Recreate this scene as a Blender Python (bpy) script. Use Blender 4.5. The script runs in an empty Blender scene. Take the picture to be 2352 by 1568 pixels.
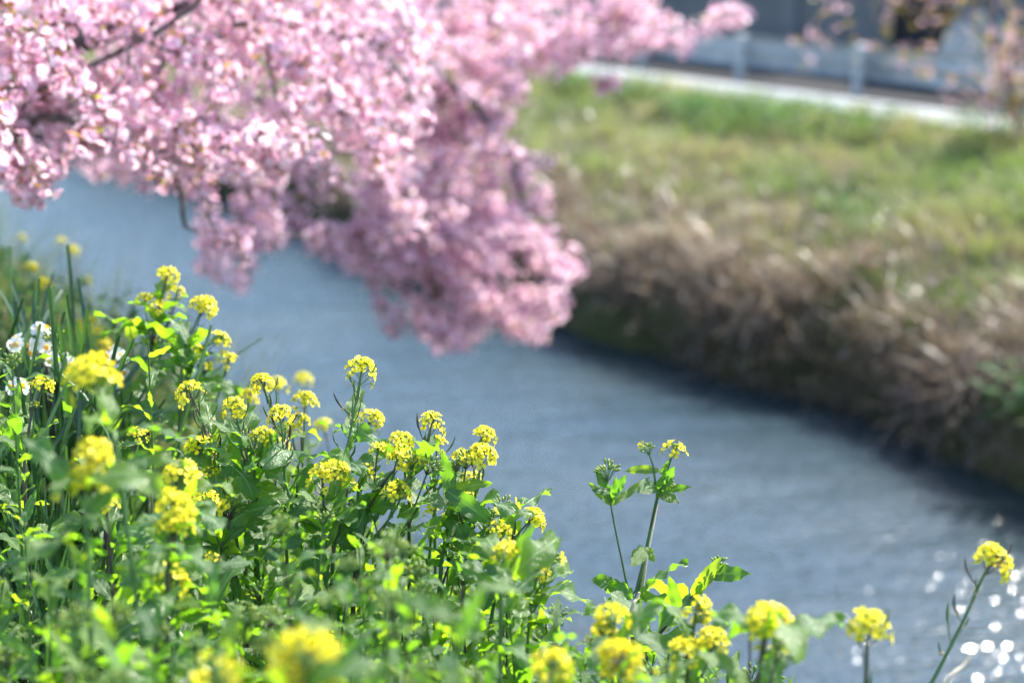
import bpy, math
import numpy as np
from mathutils import Matrix, Vector

R = math.radians
rng = np.random.default_rng(7)
sc = bpy.context.scene
col = sc.collection

# ------------------------------------------------------------------ camera, sky, sun, exposure
EYE = 3.3
PITCH = R(16.3)
cam_d = bpy.data.cameras.new('camera')
cam = bpy.data.objects.new('camera', cam_d)
col.objects.link(cam)
cam.location = (0, 0, EYE)
cam.rotation_euler = (R(90) - PITCH, 0, 0)
cam_d.lens = 50.0
cam_d.sensor_width = 36.0
cam_d.clip_start = 0.05
cam_d.clip_end = 2000
cam_d.dof.use_dof = True
cam_d.dof.focus_distance = 2.62
cam_d.dof.aperture_fstop = 1.55
sc.camera = cam

SUN_AZ, SUN_EL = R(44), R(44)          # azimuth clockwise from +Y (towards +X)
w = bpy.data.worlds.new('World')
sc.world = w
w.use_nodes = True
nt = w.node_tree
sky = nt.nodes.new('ShaderNodeTexSky')
sky.sky_type = 'NISHITA'
sky.sun_disc = False
sky.sun_elevation = SUN_EL
sky.sun_rotation = SUN_AZ
sky.air_density = 1.0
sky.dust_density = 0.6
sky.ozone_density = 2.0
bg = nt.nodes['Background']
bg.inputs['Strength'].default_value = 0.15
nt.links.new(sky.outputs['Color'], bg.inputs['Color'])

sl = bpy.data.lights.new('sun', 'SUN')
sl.energy = 4.8
sl.angle = R(0.53)
sl.color = (1.0, 0.95, 0.86)
sun = bpy.data.objects.new('sun', sl)
col.objects.link(sun)
sv = Vector((math.sin(SUN_AZ) * math.cos(SUN_EL), math.cos(SUN_AZ) * math.cos(SUN_EL), math.sin(SUN_EL)))
sun.rotation_euler = sv.to_track_quat('Z', 'Y').to_euler()
sun.location = sv * 40

sc.render.engine = 'CYCLES'
sc.view_settings.view_transform = 'Standard'
sc.view_settings.look = 'None'
sc.view_settings.exposure = 1.66
sc.view_settings.gamma = 1.0
sc.view_settings.use_curve_mapping = False
cy = sc.cycles
cy.use_denoising = True
cy.denoiser = 'OPENIMAGEDENOISE'
cy.max_bounces = 10
cy.diffuse_bounces = 6
cy.glossy_bounces = 3
cy.transmission_bounces = 7
cy.sample_clamp_indirect = 6.0
cy.caustics_reflective = False
cy.caustics_refractive = False

# ------------------------------------------------------------------ space: P across the river, S along it
FPX = 50.0 / 36.0 * 2352.0
NV = np.array([math.cos(R(35)), math.sin(R(35))])
UV_ = np.array([-NV[1], NV[0]])
cp, sp_ = math.cos(PITCH), math.sin(PITCH)


def at(px, py, d):
    a = (px - 1176) / FPX
    b = (784 - py) / FPX
    return np.array([a * d, (cp + b * sp_) * d, EYE + (-sp_ + b * cp) * d])


def ps(P, S, z=0.0):
    xy = P * NV + S * UV_
    return np.array([xy[0], xy[1], z])


def to_px(p):
    z = p[..., 2] - EYE
    d = p[..., 1] * cp - z * sp_
    v = p[..., 1] * sp_ + z * cp
    return 1176 + FPX * p[..., 0] / d, 784 - FPX * v / d, d


PROF = np.array([(-400, 2.3), (-30, 2.1), (-3, 1.98), (0, 1.9), (0.9, 1.74), (1.5, 1.56), (1.9, 1.3), (2.6, 0.25), (2.9, -0.35), (3.4, -0.8),
                 (6.6, -0.8), (7.05, -0.3), (7.15, 0.05), (7.26, 0.34), (7.5, 0.56), (7.9, 0.76), (8.5, 0.93), (9.4, 1.08), (11.2, 1.28), (11.8, 1.36), (12.4, 1.40),
                 (30, 1.42), (400, 1.42)])


def ground_z(P):
    return np.interp(P, PROF[:, 0], PROF[:, 1])


def ground_at(x, y):
    return float(ground_z(x * NV[0] + y * NV[1]))


# ------------------------------------------------------------------ geometry helpers
class Geo:
    """arrays of verts, quads, tris with material indices and a uv per vertex"""
    def __init__(s):
        s.v = []; s.uv = []; s.q = []; s.qm = []; s.t = []; s.tm = []; s.n = 0

    def add(s, v, quads=None, tris=None, mat=0, uv=None):
        v = np.asarray(v, float)
        s.v.append(v)
        s.uv.append(np.zeros((len(v), 2)) if uv is None else np.asarray(uv, float))
        if quads is not None and len(quads):
            q = np.asarray(quads, int) + s.n
            s.q.append(q); s.qm.append(np.full(len(q), mat) if np.isscalar(mat) else np.asarray(mat))
        if tris is not None and len(tris):
            t = np.asarray(tris, int) + s.n
            s.t.append(t); s.tm.append(np.full(len(t), mat))
        s.n += len(v)
        return s

    def arrays(s):
        v = np.concatenate(s.v); uv = np.concatenate(s.uv)
        q = np.concatenate(s.q) if s.q else np.zeros((0, 4), int)
        qm = np.concatenate(s.qm) if s.qm else np.zeros(0, int)
        t = np.concatenate(s.t) if s.t else np.zeros((0, 3), int)
        tm = np.concatenate(s.tm) if s.tm else np.zeros(0, int)
        return v, uv, q, qm, t, tm

    def join(s, g, Ms):
        """add len(Ms) transformed copies of g"""
        v, uv, q, qm, t, tm = g.arrays()
        Ms = np.asarray(Ms); N = len(Ms)
        if N == 0: return s
        V = np.einsum('nij,kj->nki', Ms[:, :3, :3], v) + Ms[:, None, :3, 3]
        off = (np.arange(N) * len(v))[:, None, None] + s.n
        s.v.append(V.reshape(-1, 3)); s.uv.append(np.tile(uv, (N, 1)))
        if len(q):
            s.q.append((q[None] + off).reshape(-1, 4)); s.qm.append(np.tile(qm, N))
        if len(t):
            s.t.append((t[None] + off).reshape(-1, 3)); s.tm.append(np.tile(tm, N))
        s.n += N * len(v)
        return s

    def mesh(s, name, mats, smooth=True, uv=False):
        v, uvs, q, qm, t, tm = s.arrays()
        me = bpy.data.meshes.new(name)
        me.vertices.add(len(v)); me.vertices.foreach_set('co', v.astype(np.float32).ravel())
        loops = np.concatenate([q.ravel(), t.ravel()]).astype(np.int32)
        me.loops.add(len(loops)); me.loops.foreach_set('vertex_index', loops)
        starts = np.concatenate([np.arange(len(q)) * 4, len(q) * 4 + np.arange(len(t)) * 3]).astype(np.int32)
        me.polygons.add(len(starts)); me.polygons.foreach_set('loop_start', starts)
        me.polygons.foreach_set('material_index', np.concatenate([qm, tm]).astype(np.int32))
        me.polygons.foreach_set('use_smooth', np.full(len(starts), smooth))
        for m in mats: me.materials.append(m)
        if uv:
            l = me.uv_layers.new(name='UVMap')
            l.data.foreach_set('uv', uvs[loops].astype(np.float32).ravel())
        me.update(calc_edges=True)
        return me


def grid_quads(nx, ny):
    i = np.arange(nx - 1)[:, None]; j = np.arange(ny - 1)[None]
    a = (i * ny + j).ravel()
    return np.stack([a, a + ny, a + ny + 1, a + 1], 1)


def norm(a):
    a = np.asarray(a, float)
    return a / (np.linalg.norm(a, axis=-1, keepdims=True) + 1e-12)


def tube(g, pts, rad, seg=6, mat=0, cap=True):
    pts = np.asarray(pts, float); n = len(pts)
    rad = np.broadcast_to(np.asarray(rad, float), (n,))
    tan = norm(np.gradient(pts, axis=0))
    ref = np.array([0.31, 0.17, 0.93]) if abs(tan[0] @ np.array([0.31, 0.17, 0.93])) < 0.9 else np.array([1.0, 0.1, 0])
    a = norm(np.cross(tan, ref)); b = np.cross(tan, a)
    th = np.arange(seg) * 2 * math.pi / seg
    ring = pts[:, None] + rad[:, None, None] * (np.cos(th)[None, :, None] * a[:, None] + np.sin(th)[None, :, None] * b[:, None])
    v = ring.reshape(-1, 3)
    i = np.arange(n - 1)[:, None]; j = np.arange(seg)[None]; k = (j + 1) % seg
    q = np.stack([(i * seg + j), (i * seg + k), ((i + 1) * seg + k), ((i + 1) * seg + j)], -1).reshape(-1, 4)
    g.add(v, q, mat=mat)
    if cap:
        c = np.concatenate([ring[-1], pts[-1:] + tan[-1:] * rad[-1] * .4])
        g.add(c, tris=[(x, (x + 1) % seg, seg) for x in range(seg)], mat=mat)
    return g


def ellipsoid(g, c, ax, r, ln, mat=0, seg=5):
    """bud: axis ax, radius r, half length ln"""
    ax = norm(ax)
    a = norm(np.cross(ax, [0.3, 0.5, 0.81])); b = np.cross(ax, a)
    v = [c - ax * ln]
    for t, rr in ((-.45, .85), (.25, 1.0), (.75, .6)):
        for k in range(seg):
            h = 2 * math.pi * k / seg
            v.append(c + ax * ln * t + r * rr * (math.cos(h) * a + math.sin(h) * b))
    v.append(c + ax * ln)
    q = []; t = []
    for k in range(seg):
        k2 = (k + 1) % seg
        t.append((0, 1 + k2, 1 + k))
        for i in range(2):
            q.append((1 + i * seg + k, 1 + i * seg + k2, 1 + (i + 1) * seg + k2, 1 + (i + 1) * seg + k))
        t.append((1 + 2 * seg + k, 1 + 2 * seg + k2, 1 + 3 * seg))
    g.add(v, q, t, mat=mat)
    g.qm[-1][:] = mat
    return g


def box(g, lo, hi, mat=0):
    x0, y0, z0 = lo; x1, y1, z1 = hi
    v = [(x0, y0, z0), (x1, y0, z0), (x1, y1, z0), (x0, y1, z0), (x0, y0, z1), (x1, y0, z1), (x1, y1, z1), (x0, y1, z1)]
    g.add(v, [(0, 3, 2, 1), (4, 5, 6, 7), (0, 1, 5, 4), (1, 2, 6, 5), (2, 3, 7, 6), (3, 0, 4, 7)], mat=mat)
    return g


def spline(pts, n=16):
    pts = np.asarray(pts, float)
    if len(pts) == 2:
        t = np.linspace(0, 1, n)[:, None]; return pts[0] * (1 - t) + pts[1] * t
    p = np.concatenate([[2 * pts[0] - pts[1]], pts, [2 * pts[-1] - pts[-2]]])
    out = []
    m = len(pts) - 1
    for k in range(n):
        f = k / (n - 1) * m; i = min(int(f), m - 1); t = f - i
        a, b, c, d = p[i:i + 4]
        out.append(.5 * (2 * b + (c - a) * t + (2 * a - 5 * b + 4 * c - d) * t * t + (3 * b - a - 3 * c + d) * t ** 3))
    return np.array(out)


def frame(pos, ydir, up=(0, 0, 1), scale=1.0, roll=0.0):
    """4x4 with local +Y along ydir and +Z near up"""
    y = norm(ydir)
    upv = np.asarray(up, float)
    if abs(y @ upv) > .985: upv = np.array([.7, .5, .2])
    x = norm(np.cross(y, upv)); z = np.cross(x, y)
    if roll:
        c, s = math.cos(roll), math.sin(roll)
        x, z = c * x + s * z, -s * x + c * z
    M = np.eye(4); sc3 = np.broadcast_to(np.asarray(scale, float), (3,))
    M[:3, 0] = x * sc3[0]; M[:3, 1] = y * sc3[1]; M[:3, 2] = z * sc3[2]; M[:3, 3] = pos
    return M


def zframe(pos, zdir, spin=0.0, scale=1.0):
    z = norm(zdir)
    r = np.array([1.0, 0, 0]) if abs(z[0]) < .8 else np.array([0, 1.0, 0])
    x = norm(np.cross(r, z)); y = np.cross(z, x)
    c, s = math.cos(spin), math.sin(spin)
    M = np.eye(4)
    M[:3, 0] = (c * x + s * y) * scale; M[:3, 1] = (-s * x + c * y) * scale; M[:3, 2] = z * scale; M[:3, 3] = pos
    return M


def ob(name, data, parent=None, M=None):
    o = bpy.data.objects.new(name, data)
    col.objects.link(o)
    if parent is not None: o.parent = parent
    if M is not None: o.matrix_basis = Matrix([list(r) for r in np.asarray(M)])
    return o


def root(name, loc, label, cat, group=None):
    o = bpy.data.objects.new(name, None)
    o.empty_display_size = .05
    col.objects.link(o); o.location = [float(a) for a in loc]
    return tag(o, label, cat, group)


def tag(o, label=None, cat=None, group=None, kind=None):
    if label: o['label'] = label
    if cat: o['category'] = cat
    if group: o['group'] = group
    if kind: o['kind'] = kind
    return o


# ------------------------------------------------------------------ materials
def new_mat(name):
    m = bpy.data.materials.new(name); m.use_nodes = True
    t = m.node_tree; t.nodes.clear()
    o = t.nodes.new('ShaderNodeOutputMaterial')
    return m, t, o


def N(t, typ, **kw):
    n = t.nodes.new(typ)
    for k, v in kw.items(): setattr(n, k, v)
    return n


def ramp(t, fac, stops):
    r = N(t, 'ShaderNodeValToRGB')
    e = r.color_ramp.elements
    while len(e) < len(stops): e.new(.5)
    for x, (p, c) in zip(e, stops):
        x.position = p; x.color = (*c, 1)
    t.links.new(fac, r.inputs[0])
    return r.outputs[0]


def leafy(name, stops, tstops, trans=.4, rough=.4, spec=.5, rand='object', noise=None, veins=False, bump=0.0):
    """thin-leaf material: principled + translucent, tint varying from piece to piece"""
    m, t, o = new_mat(name)
    if rand == 'object':
        rnd = N(t, 'ShaderNodeObjectInfo').outputs['Random']
    else:
        rnd = N(t, 'ShaderNodeNewGeometry').outputs['Random Per Island']
    if noise:
        geo = N(t, 'ShaderNodeNewGeometry')
        nz = N(t, 'ShaderNodeTexNoise'); nz.inputs['Scale'].default_value = noise[0]; nz.inputs['Detail'].default_value = 3
        t.links.new(geo.outputs['Position'], nz.inputs['Vector'])
        mx = N(t, 'ShaderNodeMix'); mx.inputs[0].default_value = noise[1]
        t.links.new(rnd, mx.inputs[2])
        mr = N(t, 'ShaderNodeMapRange'); mr.inputs[1].default_value = .32; mr.inputs[2].default_value = .68
        t.links.new(nz.outputs[0], mr.inputs[0]); t.links.new(mr.outputs[0], mx.inputs[3])
        rnd = mx.outputs[0]
    c1 = ramp(t, rnd, stops); c2 = ramp(t, rnd, tstops)
    p = N(t, 'ShaderNodeBsdfPrincipled')
    p.inputs['Roughness'].default_value = rough
    p.inputs['Specular IOR Level'].default_value = spec
    tr = N(t, 'ShaderNodeBsdfTranslucent')
    if veins:
        uv = N(t, 'ShaderNodeTexCoord'); sx = N(t, 'ShaderNodeSeparateXYZ')
        t.links.new(uv.outputs['UV'], sx.inputs[0])
        ab = N(t, 'ShaderNodeMath', operation='ABSOLUTE'); t.links.new(sx.outputs[0], ab.inputs[0])
        mid = N(t, 'ShaderNodeMapRange'); mid.inputs[1].default_value = .03; mid.inputs[2].default_value = .12
        mid.inputs[3].default_value = 1; mid.inputs[4].default_value = 0
        t.links.new(ab.outputs[0], mid.inputs[0])
        # side veins slanting off the midrib
        ma = N(t, 'ShaderNodeMath', operation='MULTIPLY_ADD'); ma.inputs[1].default_value = -.22
        t.links.new(ab.outputs[0], ma.inputs[0]); t.links.new(sx.outputs[1], ma.inputs[2])
        mm = N(t, 'ShaderNodeMath', operation='MULTIPLY'); mm.inputs[1].default_value = 44
        t.links.new(ma.outputs[0], mm.inputs[0])
        si = N(t, 'ShaderNodeMath', operation='SINE'); t.links.new(mm.outputs[0], si.inputs[0])
        sv_ = N(t, 'ShaderNodeMapRange'); sv_.inputs[1].default_value = .86; sv_.inputs[2].default_value = 1.0
        sv_.inputs[4].default_value = .45
        t.links.new(si.outputs[0], sv_.inputs[0])
        mxv = N(t, 'ShaderNodeMath', operation='MAXIMUM')
        t.links.new(mid.outputs[0], mxv.inputs[0]); t.links.new(sv_.outputs[0], mxv.inputs[1])
        mx2 = N(t, 'ShaderNodeMix', data_type='RGBA')
        t.links.new(mxv.outputs[0], mx2.inputs[0]); t.links.new(c1, mx2.inputs[6]); mx2.inputs[7].default_value = (.30, .40, .20, 1)
        c1 = mx2.outputs[2]
        nb = N(t, 'ShaderNodeTexNoise'); nb.inputs['Scale'].default_value = 60
        tc = N(t, 'ShaderNodeTexCoord'); t.links.new(tc.outputs['Object'], nb.inputs['Vector'])
        bp = N(t, 'ShaderNodeBump'); bp.inputs['Strength'].default_value = .5; bp.inputs['Distance'].default_value = .004
        ad = N(t, 'ShaderNodeMath', operation='SUBTRACT'); t.links.new(nb.outputs[0], ad.inputs[0]); t.links.new(mxv.outputs[0], ad.inputs[1])
        t.links.new(ad.outputs[0], bp.inputs['Height']); t.links.new(bp.outputs[0], p.inputs['Normal'])
    t.links.new(c1, p.inputs['Base Color']); t.links.new(c2, tr.inputs['Color'])
    mix = N(t, 'ShaderNodeMixShader'); mix.inputs[0].default_value = trans
    t.links.new(p.outputs[0], mix.inputs[1]); t.links.new(tr.outputs[0], mix.inputs[2])
    t.links.new(mix.outputs[0], o.inputs['Surface'])
    return m


def solid(name, c1, c2, scale=8, rough=.7, spec=.4, metallic=0.0, bump=.0, detail=6):
    m, t, o = new_mat(name)
    tc = N(t, 'ShaderNodeTexCoord')
    nz = N(t, 'ShaderNodeTexNoise'); nz.inputs['Scale'].default_value = scale; nz.inputs['Detail'].default_value = detail
    t.links.new(tc.outputs['Object'], nz.inputs['Vector'])
    c = ramp(t, nz.outputs[0], [(.32, c1), (.68, c2)])
    p = N(t, 'ShaderNodeBsdfPrincipled'); p.inputs['Roughness'].default_value = rough
    p.inputs['Specular IOR Level'].default_value = spec; p.inputs['Metallic'].default_value = metallic
    t.links.new(c, p.inputs['Base Color'])
    if bump:
        b = N(t, 'ShaderNodeBump'); b.inputs['Strength'].default_value = bump; b.inputs['Distance'].default_value = .01
        t.links.new(nz.outputs[0], b.inputs['Height']); t.links.new(b.outputs[0], p.inputs['Normal'])
    t.links.new(p.outputs[0], o.inputs['Surface'])
    return m


M_leaf = leafy('rape_leaf', [(0, (.045, .10, .042)), (.5, (.07, .14, .042)), (1, (.105, .175, .04))],
               [(0, (.20, .50, .015)), (.6, (.32, .64, .015)), (1, (.48, .70, .02))], trans=.52, rough=.33, spec=.6, veins=True)
M_leaf_i = leafy('undergrowth_leaf', [(0, (.055, .12, .04)), (.6, (.085, .165, .04)), (1, (.13, .20, .05))],
                 [(0, (.20, .46, .02)), (.7, (.34, .60, .02)), (1, (.48, .6, .05))], trans=.5, rough=.4, spec=.55, rand='island')
M_stem = leafy('rape_stem', [(0, (.07, .16, .04)), (.62, (.09, .17, .05)), (.74, (.06, .05, .04)), (1, (.075, .04, .055))],
               [(0, (.15, .3, .03)), (1, (.15, .1, .05))], trans=.08, rough=.45, spec=.5)
M_bud = leafy('flower_bud', [(0, (.13, .24, .05)), (1, (.30, .36, .05))], [(0, (.3, .5, .05)), (1, (.5, .55, .05))], trans=.25, rand='island')
M_yellow = leafy('yellow_petal', [(0, (.86, .70, .02)), (1, (.92, .83, .06))], [(0, (.90, .76, .02)), (1, (.95, .88, .08))], trans=.42,
                 rough=.5, spec=.25)
M_yellow_i = leafy('yellow_petals', [(0, (.86, .70, .02)), (1, (.92, .83, .06))], [(0, (.90, .76, .02)), (1, (.95, .88, .08))], trans=.42,
                   rough=.5, spec=.25, rand='island')
M_spent = solid('withered_petal', (.55, .36, .14), (.62, .45, .25), 30)
M_pink = leafy('cherry_petal', [(0, (.82, .43, .58)), (.45, (.89, .62, .74)), (1, (.95, .84, .90))],
               [(0, (.89, .48, .61)), (.55, (.93, .65, .75)), (1, (.96, .84, .89))], trans=.55, rough=.5, spec=.3, rand='island')
M_calyx = leafy('cherry_calyx', [(0, (.26, .045, .06)), (1, (.36, .12, .05))], [(0, (.4, .08, .08)), (1, (.5, .2, .06))], trans=.2, rand='island')
M_cleaf = leafy('young_cherry_leaf', [(0, (.16, .15, .03)), (1, (.30, .17, .04))], [(0, (.42, .42, .03)), (1, (.6, .34, .04))], trans=.5, rand='island')
M_bark = solid('cherry_bark', (.035, .026, .022), (.12, .10, .09), 25, rough=.75, bump=.6)
M_twig = solid('cherry_twig', (.05, .038, .034), (.17, .15, .14), 30, rough=.55)
M_strap = leafy('narcissus_leaf', [(0, (.03, .07, .04)), (1, (.055, .11, .055))], [(0, (.06, .17, .03)), (1, (.11, .26, .03))], trans=.25, rough=.33,
                spec=.6)
M_white = leafy('white_tepal', [(0, (.78, .79, .76)), (1, (.84, .84, .82))], [(0, (.8, .82, .74)), (1, (.85, .86, .8))], trans=.35, rough=.5, spec=.3)
M_cup = leafy('narcissus_cup', [(0, (.80, .42, .01)), (1, (.85, .55, .02))], [(0, (.85, .45, .01)), (1, (.9, .6, .02))], trans=.3)
M_grass = leafy('grass_blade', [(0, (.035, .10, .02)), (.7, (.06, .15, .03)), (.93, (.10, .17, .04)), (1, (.34, .28, .14))],
                [(0, (.12, .36, .02)), (.9, (.26, .48, .02)), (1, (.5, .42, .18))], trans=.42, rough=.42, rand='island')
M_fgrass = leafy('bank_grass', [(0, (.10, .14, .045)), (.35, (.18, .22, .08)), (.6, (.26, .27, .12)), (.8, (.34, .31, .18)), (1, (.42, .36, .24))],
                 [(0, (.11, .24, .03)), (.4, (.24, .36, .05)), (.75, (.42, .40, .12)), (1, (.5, .42, .25))], trans=.4, rough=.5, rand='island',
                 noise=(.9, .66))
M_dry = leafy('dry_reed', [(0, (.14, .105, .085)), (.4, (.23, .175, .14)), (.8, (.34, .27, .20)), (.95, (.44, .38, .30)), (1, (.40, .24, .10))],
              [(0, (.2, .13, .08)), (.6, (.38, .28, .18)), (1, (.5, .4, .3))], trans=.3, rough=.35, spec=.5, rand='island', noise=(1.6, .35))
M_straw = solid('straw', (.55, .42, .27), (.70, .60, .45), 20)
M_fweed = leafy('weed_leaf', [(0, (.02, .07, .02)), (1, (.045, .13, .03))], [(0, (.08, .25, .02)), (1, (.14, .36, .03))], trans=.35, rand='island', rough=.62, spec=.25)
M_soil = solid('bank_soil', (.035, .030, .020), (.085, .075, .045), 5, rough=.95, spec=.1, bump=.8)
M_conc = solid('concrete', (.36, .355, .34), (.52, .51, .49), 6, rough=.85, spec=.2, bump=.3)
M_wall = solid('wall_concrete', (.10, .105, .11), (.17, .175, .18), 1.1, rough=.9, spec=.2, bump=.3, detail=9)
M_asph = solid('asphalt', (.022, .022, .024), (.04, .04, .042), 40, rough=.9, spec=.2)
M_rail = solid('galvanised_steel', (.36, .38, .40), (.50, .52, .54), 5, rough=.6, spec=.4, metallic=.3)
M_dark = solid('opening_shade', (.008, .008, .011), (.016, .016, .02), 3, rough=.8)  # shade of the wall opening put into a near-black colour
M_rock = solid('boulder_stone', (.24, .24, .22), (.40, .40, .37), 3, rough=.9, bump=.6)


def ground_material():
    m, t, o = new_mat('ground_cover')
    geo = N(t, 'ShaderNodeNewGeometry')
    nz = N(t, 'ShaderNodeTexNoise'); nz.inputs['Scale'].default_value = 1.3; nz.inputs['Detail'].default_value = 8
    t.links.new(geo.outputs['Position'], nz.inputs['Vector'])
    c = ramp(t, nz.outputs[0], [(.30, (.035, .040, .018)), (.5, (.07, .075, .03)), (.7, (.13, .11, .06))])
    p = N(t, 'ShaderNodeBsdfPrincipled'); p.inputs['Roughness'].default_value = .95; p.inputs['Specular IOR Level'].default_value = .1
    t.links.new(c, p.inputs['Base Color'])
    b = N(t, 'ShaderNodeBump'); b.inputs['Strength'].default_value = .8; b.inputs['Distance'].default_value = .05
    t.links.new(nz.outputs[0], b.inputs['Height']); t.links.new(b.outputs[0], p.inputs['Normal'])
    t.links.new(p.outputs[0], o.inputs['Surface'])
    return m


def water_material():
    m, t, o = new_mat('river_water')
    geo = N(t, 'ShaderNodeNewGeometry')
    mp = N(t, 'ShaderNodeMapping'); mp.inputs['Rotation'].default_value = (0, 0, R(-8)); mp.inputs['Scale'].default_value = (.4, 1.0, 1)
    t.links.new(geo.outputs['Position'], mp.inputs['Vector'])
    big = N(t, 'ShaderNodeTexNoise'); big.inputs['Scale'].default_value = 3.4; big.inputs['Detail'].default_value = 2
    small = N(t, 'ShaderNodeTexNoise'); small.inputs['Scale'].default_value = 26; small.inputs['Detail'].default_value = 2
    t.links.new(mp.outputs[0], big.inputs['Vector']); t.links.new(mp.outputs[0], small.inputs['Vector'])
    b1 = N(t, 'ShaderNodeBump'); b1.inputs['Strength'].default_value = 1; b1.inputs['Distance'].default_value = .035
    b2 = N(t, 'ShaderNodeBump'); b2.inputs['Strength'].default_value = 1; b2.inputs['Distance'].default_value = .0174
    t.links.new(big.outputs[0], b1.inputs['Height']); t.links.new(small.outputs[0], b2.inputs['Height'])
    t.links.new(b1.outputs[0], b2.inputs['Normal'])
    p = N(t, 'ShaderNodeBsdfPrincipled')
    silt = N(t, 'ShaderNodeTexNoise'); silt.inputs['Scale'].default_value = .7; silt.inputs['Detail'].default_value = 3
    t.links.new(mp.outputs[0], silt.inputs['Vector'])
    t.links.new(ramp(t, silt.outputs[0], [(.35, (.018, .036, .042)), (.65, (.034, .050, .048))]), p.inputs['Base Color'])
    p.inputs['Roughness'].default_value = .11
    p.inputs['IOR'].default_value = 1.85
    t.links.new(b2.outputs[0], p.inputs['Normal'])
    t.links.new(p.outputs[0], o.inputs['Surface'])
    return m


M_ground = ground_material()
M_water = water_material()

# ------------------------------------------------------------------ setting: ground, river, road
def strip(Ps, Ss, zf):
    Ps = np.asarray(Ps); Ss = np.asarray(Ss)
    PP, SS = np.meshgrid(Ps, Ss, indexing='ij')
    Z = zf(PP, SS)
    xy = PP[..., None] * NV + SS[..., None] * UV_
    return np.concatenate([xy, Z[..., None]], -1).reshape(-1, 3), grid_quads(len(Ps), len(Ss))


def wob(P, S):
    return .04 * np.sin(S * 1.7 + P * .9) + .03 * np.sin(S * 3.9 - P * 2.3 + 1) + .02 * np.sin(S * 7.1 + P * 5)


def zf(P, S):
    edge = .16 * np.sin(S * .62 + .5) + .10 * np.sin(S * 1.45 + 2) + .05 * np.sin(S * 3.7)
    # both banks wander a little, the road and far ground stay level
    amt = np.exp(-((P - 7.35) / 1.0) ** 2) + .4 * np.exp(-((P - 2.4) / .5) ** 2)
    base = ground_z(P + edge * amt)
    damp = np.clip((12.0 - P) / 1.5, 0, 1) * np.clip((P + 4) / 3, 0, 1)
    return base + wob(P, S) * damp


g = Geo()
Pg = np.unique(np.concatenate([[-400, -150, -60, -30, -15, -8], np.arange(-5, 1.6, .25), np.arange(1.6, 3.5, .08), np.arange(3.5, 6.5, .5),
                               np.arange(6.5, 8.0, .07), np.arange(8.0, 12, .25), [12, 12.1, 12.4, 14, 16, 20, 30, 60, 150, 400]]))
Sg = np.unique(np.concatenate([[-400, -150, -60, -30, -15], np.arange(-8, 30, .25), np.arange(30, 60, 2), [60, 80, 120, 200, 400]]))
v, q = strip(Pg, Sg, zf)
g.add(v, q)
tag(ob('ground', g.mesh('ground', [M_ground])), 'earth and turf of both sloping river banks', kind='structure')
g = Geo(); v, q = strip([1.9, 3, 5, 8.2], [-400, -20, 0, 10, 20, 60, 400], lambda P, S: P * 0); g.add(v, q)
tag(ob('river_water', g.mesh('river_water', [M_water])), 'rippled blue-grey river water between the two banks', kind='structure')
g = Geo(); v, q = strip([12.195, 13.5, 15.9], [-400, 0, 30, 400], lambda P, S: P * 0 + 1.424); g.add(v, q)
tag(ob('road', g.mesh('road', [M_asph])), 'dark asphalt road behind the steel guardrail', kind='structure')


# ------------------------------------------------------------------ far side: kerb, guardrail, wall, boulder
def ps_mesh(name, mats, build, parent=None, smooth=False):
    """build a Geo in (P, S, z) coordinates and turn it into world space relative to parent"""
    g = Geo(); build(g)
    loc = np.zeros(3) if parent is None else np.array(parent.location)
    for k, v in enumerate(g.v):
        xy = v[:, 0:1] * NV + v[:, 1:2] * UV_
        g.v[k] = np.concatenate([xy, v[:, 2:3]], 1) - loc
    for k in range(len(g.q)): g.q[k] = g.q[k][:, ::-1]
    return ob(name, g.mesh(name, mats, smooth=smooth), parent)


def kerb_block(g, s0, s1):
    sec = [(11.85, 1.22), (12.19, 1.22), (12.19, 1.465), (12.10, 1.47), (11.87, 1.37)]
    v = [(p, s, z) for s in (s0, s1) for p, z in sec]
    g.add(v, [(j, 5 + j, 5 + (j + 1) % 5, (j + 1) % 5) for j in range(5)], tris=[(0, 1, 2), (0, 2, 3), (0, 3, 4), (5, 7, 6), (5, 8, 7), (5, 9, 8)])


kerb = root('concrete_kerb', ps(12.2, 10, 1.3), 'long pale concrete kerb under the steel guardrail on far bank', 'kerb')
S0 = 4.0
while S0 < 40:
    ps_mesh('kerb_block', [M_conc], lambda g: kerb_block(g, S0 + .008, S0 + 1.98), kerb)
    S0 += 2.0

rail = root('guardrail', ps(12.75, 10, 1.4), 'galvanised steel guardrail with ribbed beams on posts along the far road', 'guardrail')
prof = [(.10, 0), (.14, .02), (.18, .06), (.18, .10), (.13, .15), (.11, .18), (.13, .21), (.18, .26), (.18, .30), (.14, .34), (.10, .36)]
RP, RZ = 12.75, 1.60
prof = [(RP + a, RZ + b) for a, b in prof]


def beam(g, s0, s1):
    ss = np.linspace(s0, s1, 3)
    outer = np.array([(p, z) for p, z in prof]); inner = outer[::-1] + np.array([.02, 0])
    loop = np.concatenate([outer, inner]); n = len(loop)
    v = [(p, s, z) for s in ss for p, z in loop]
    q = [(i * n + j, i * n + (j + 1) % n, (i + 1) * n + (j + 1) % n, (i + 1) * n + j) for i in range(2) for j in range(n)]
    m = len(prof)
    for i in (0, 2):
        for j in range(m - 1):
            q.append((i * n + j, i * n + j + 1, i * n + n - 2 - j, i * n + n - 1 - j))
    g.add(v, q)


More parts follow.
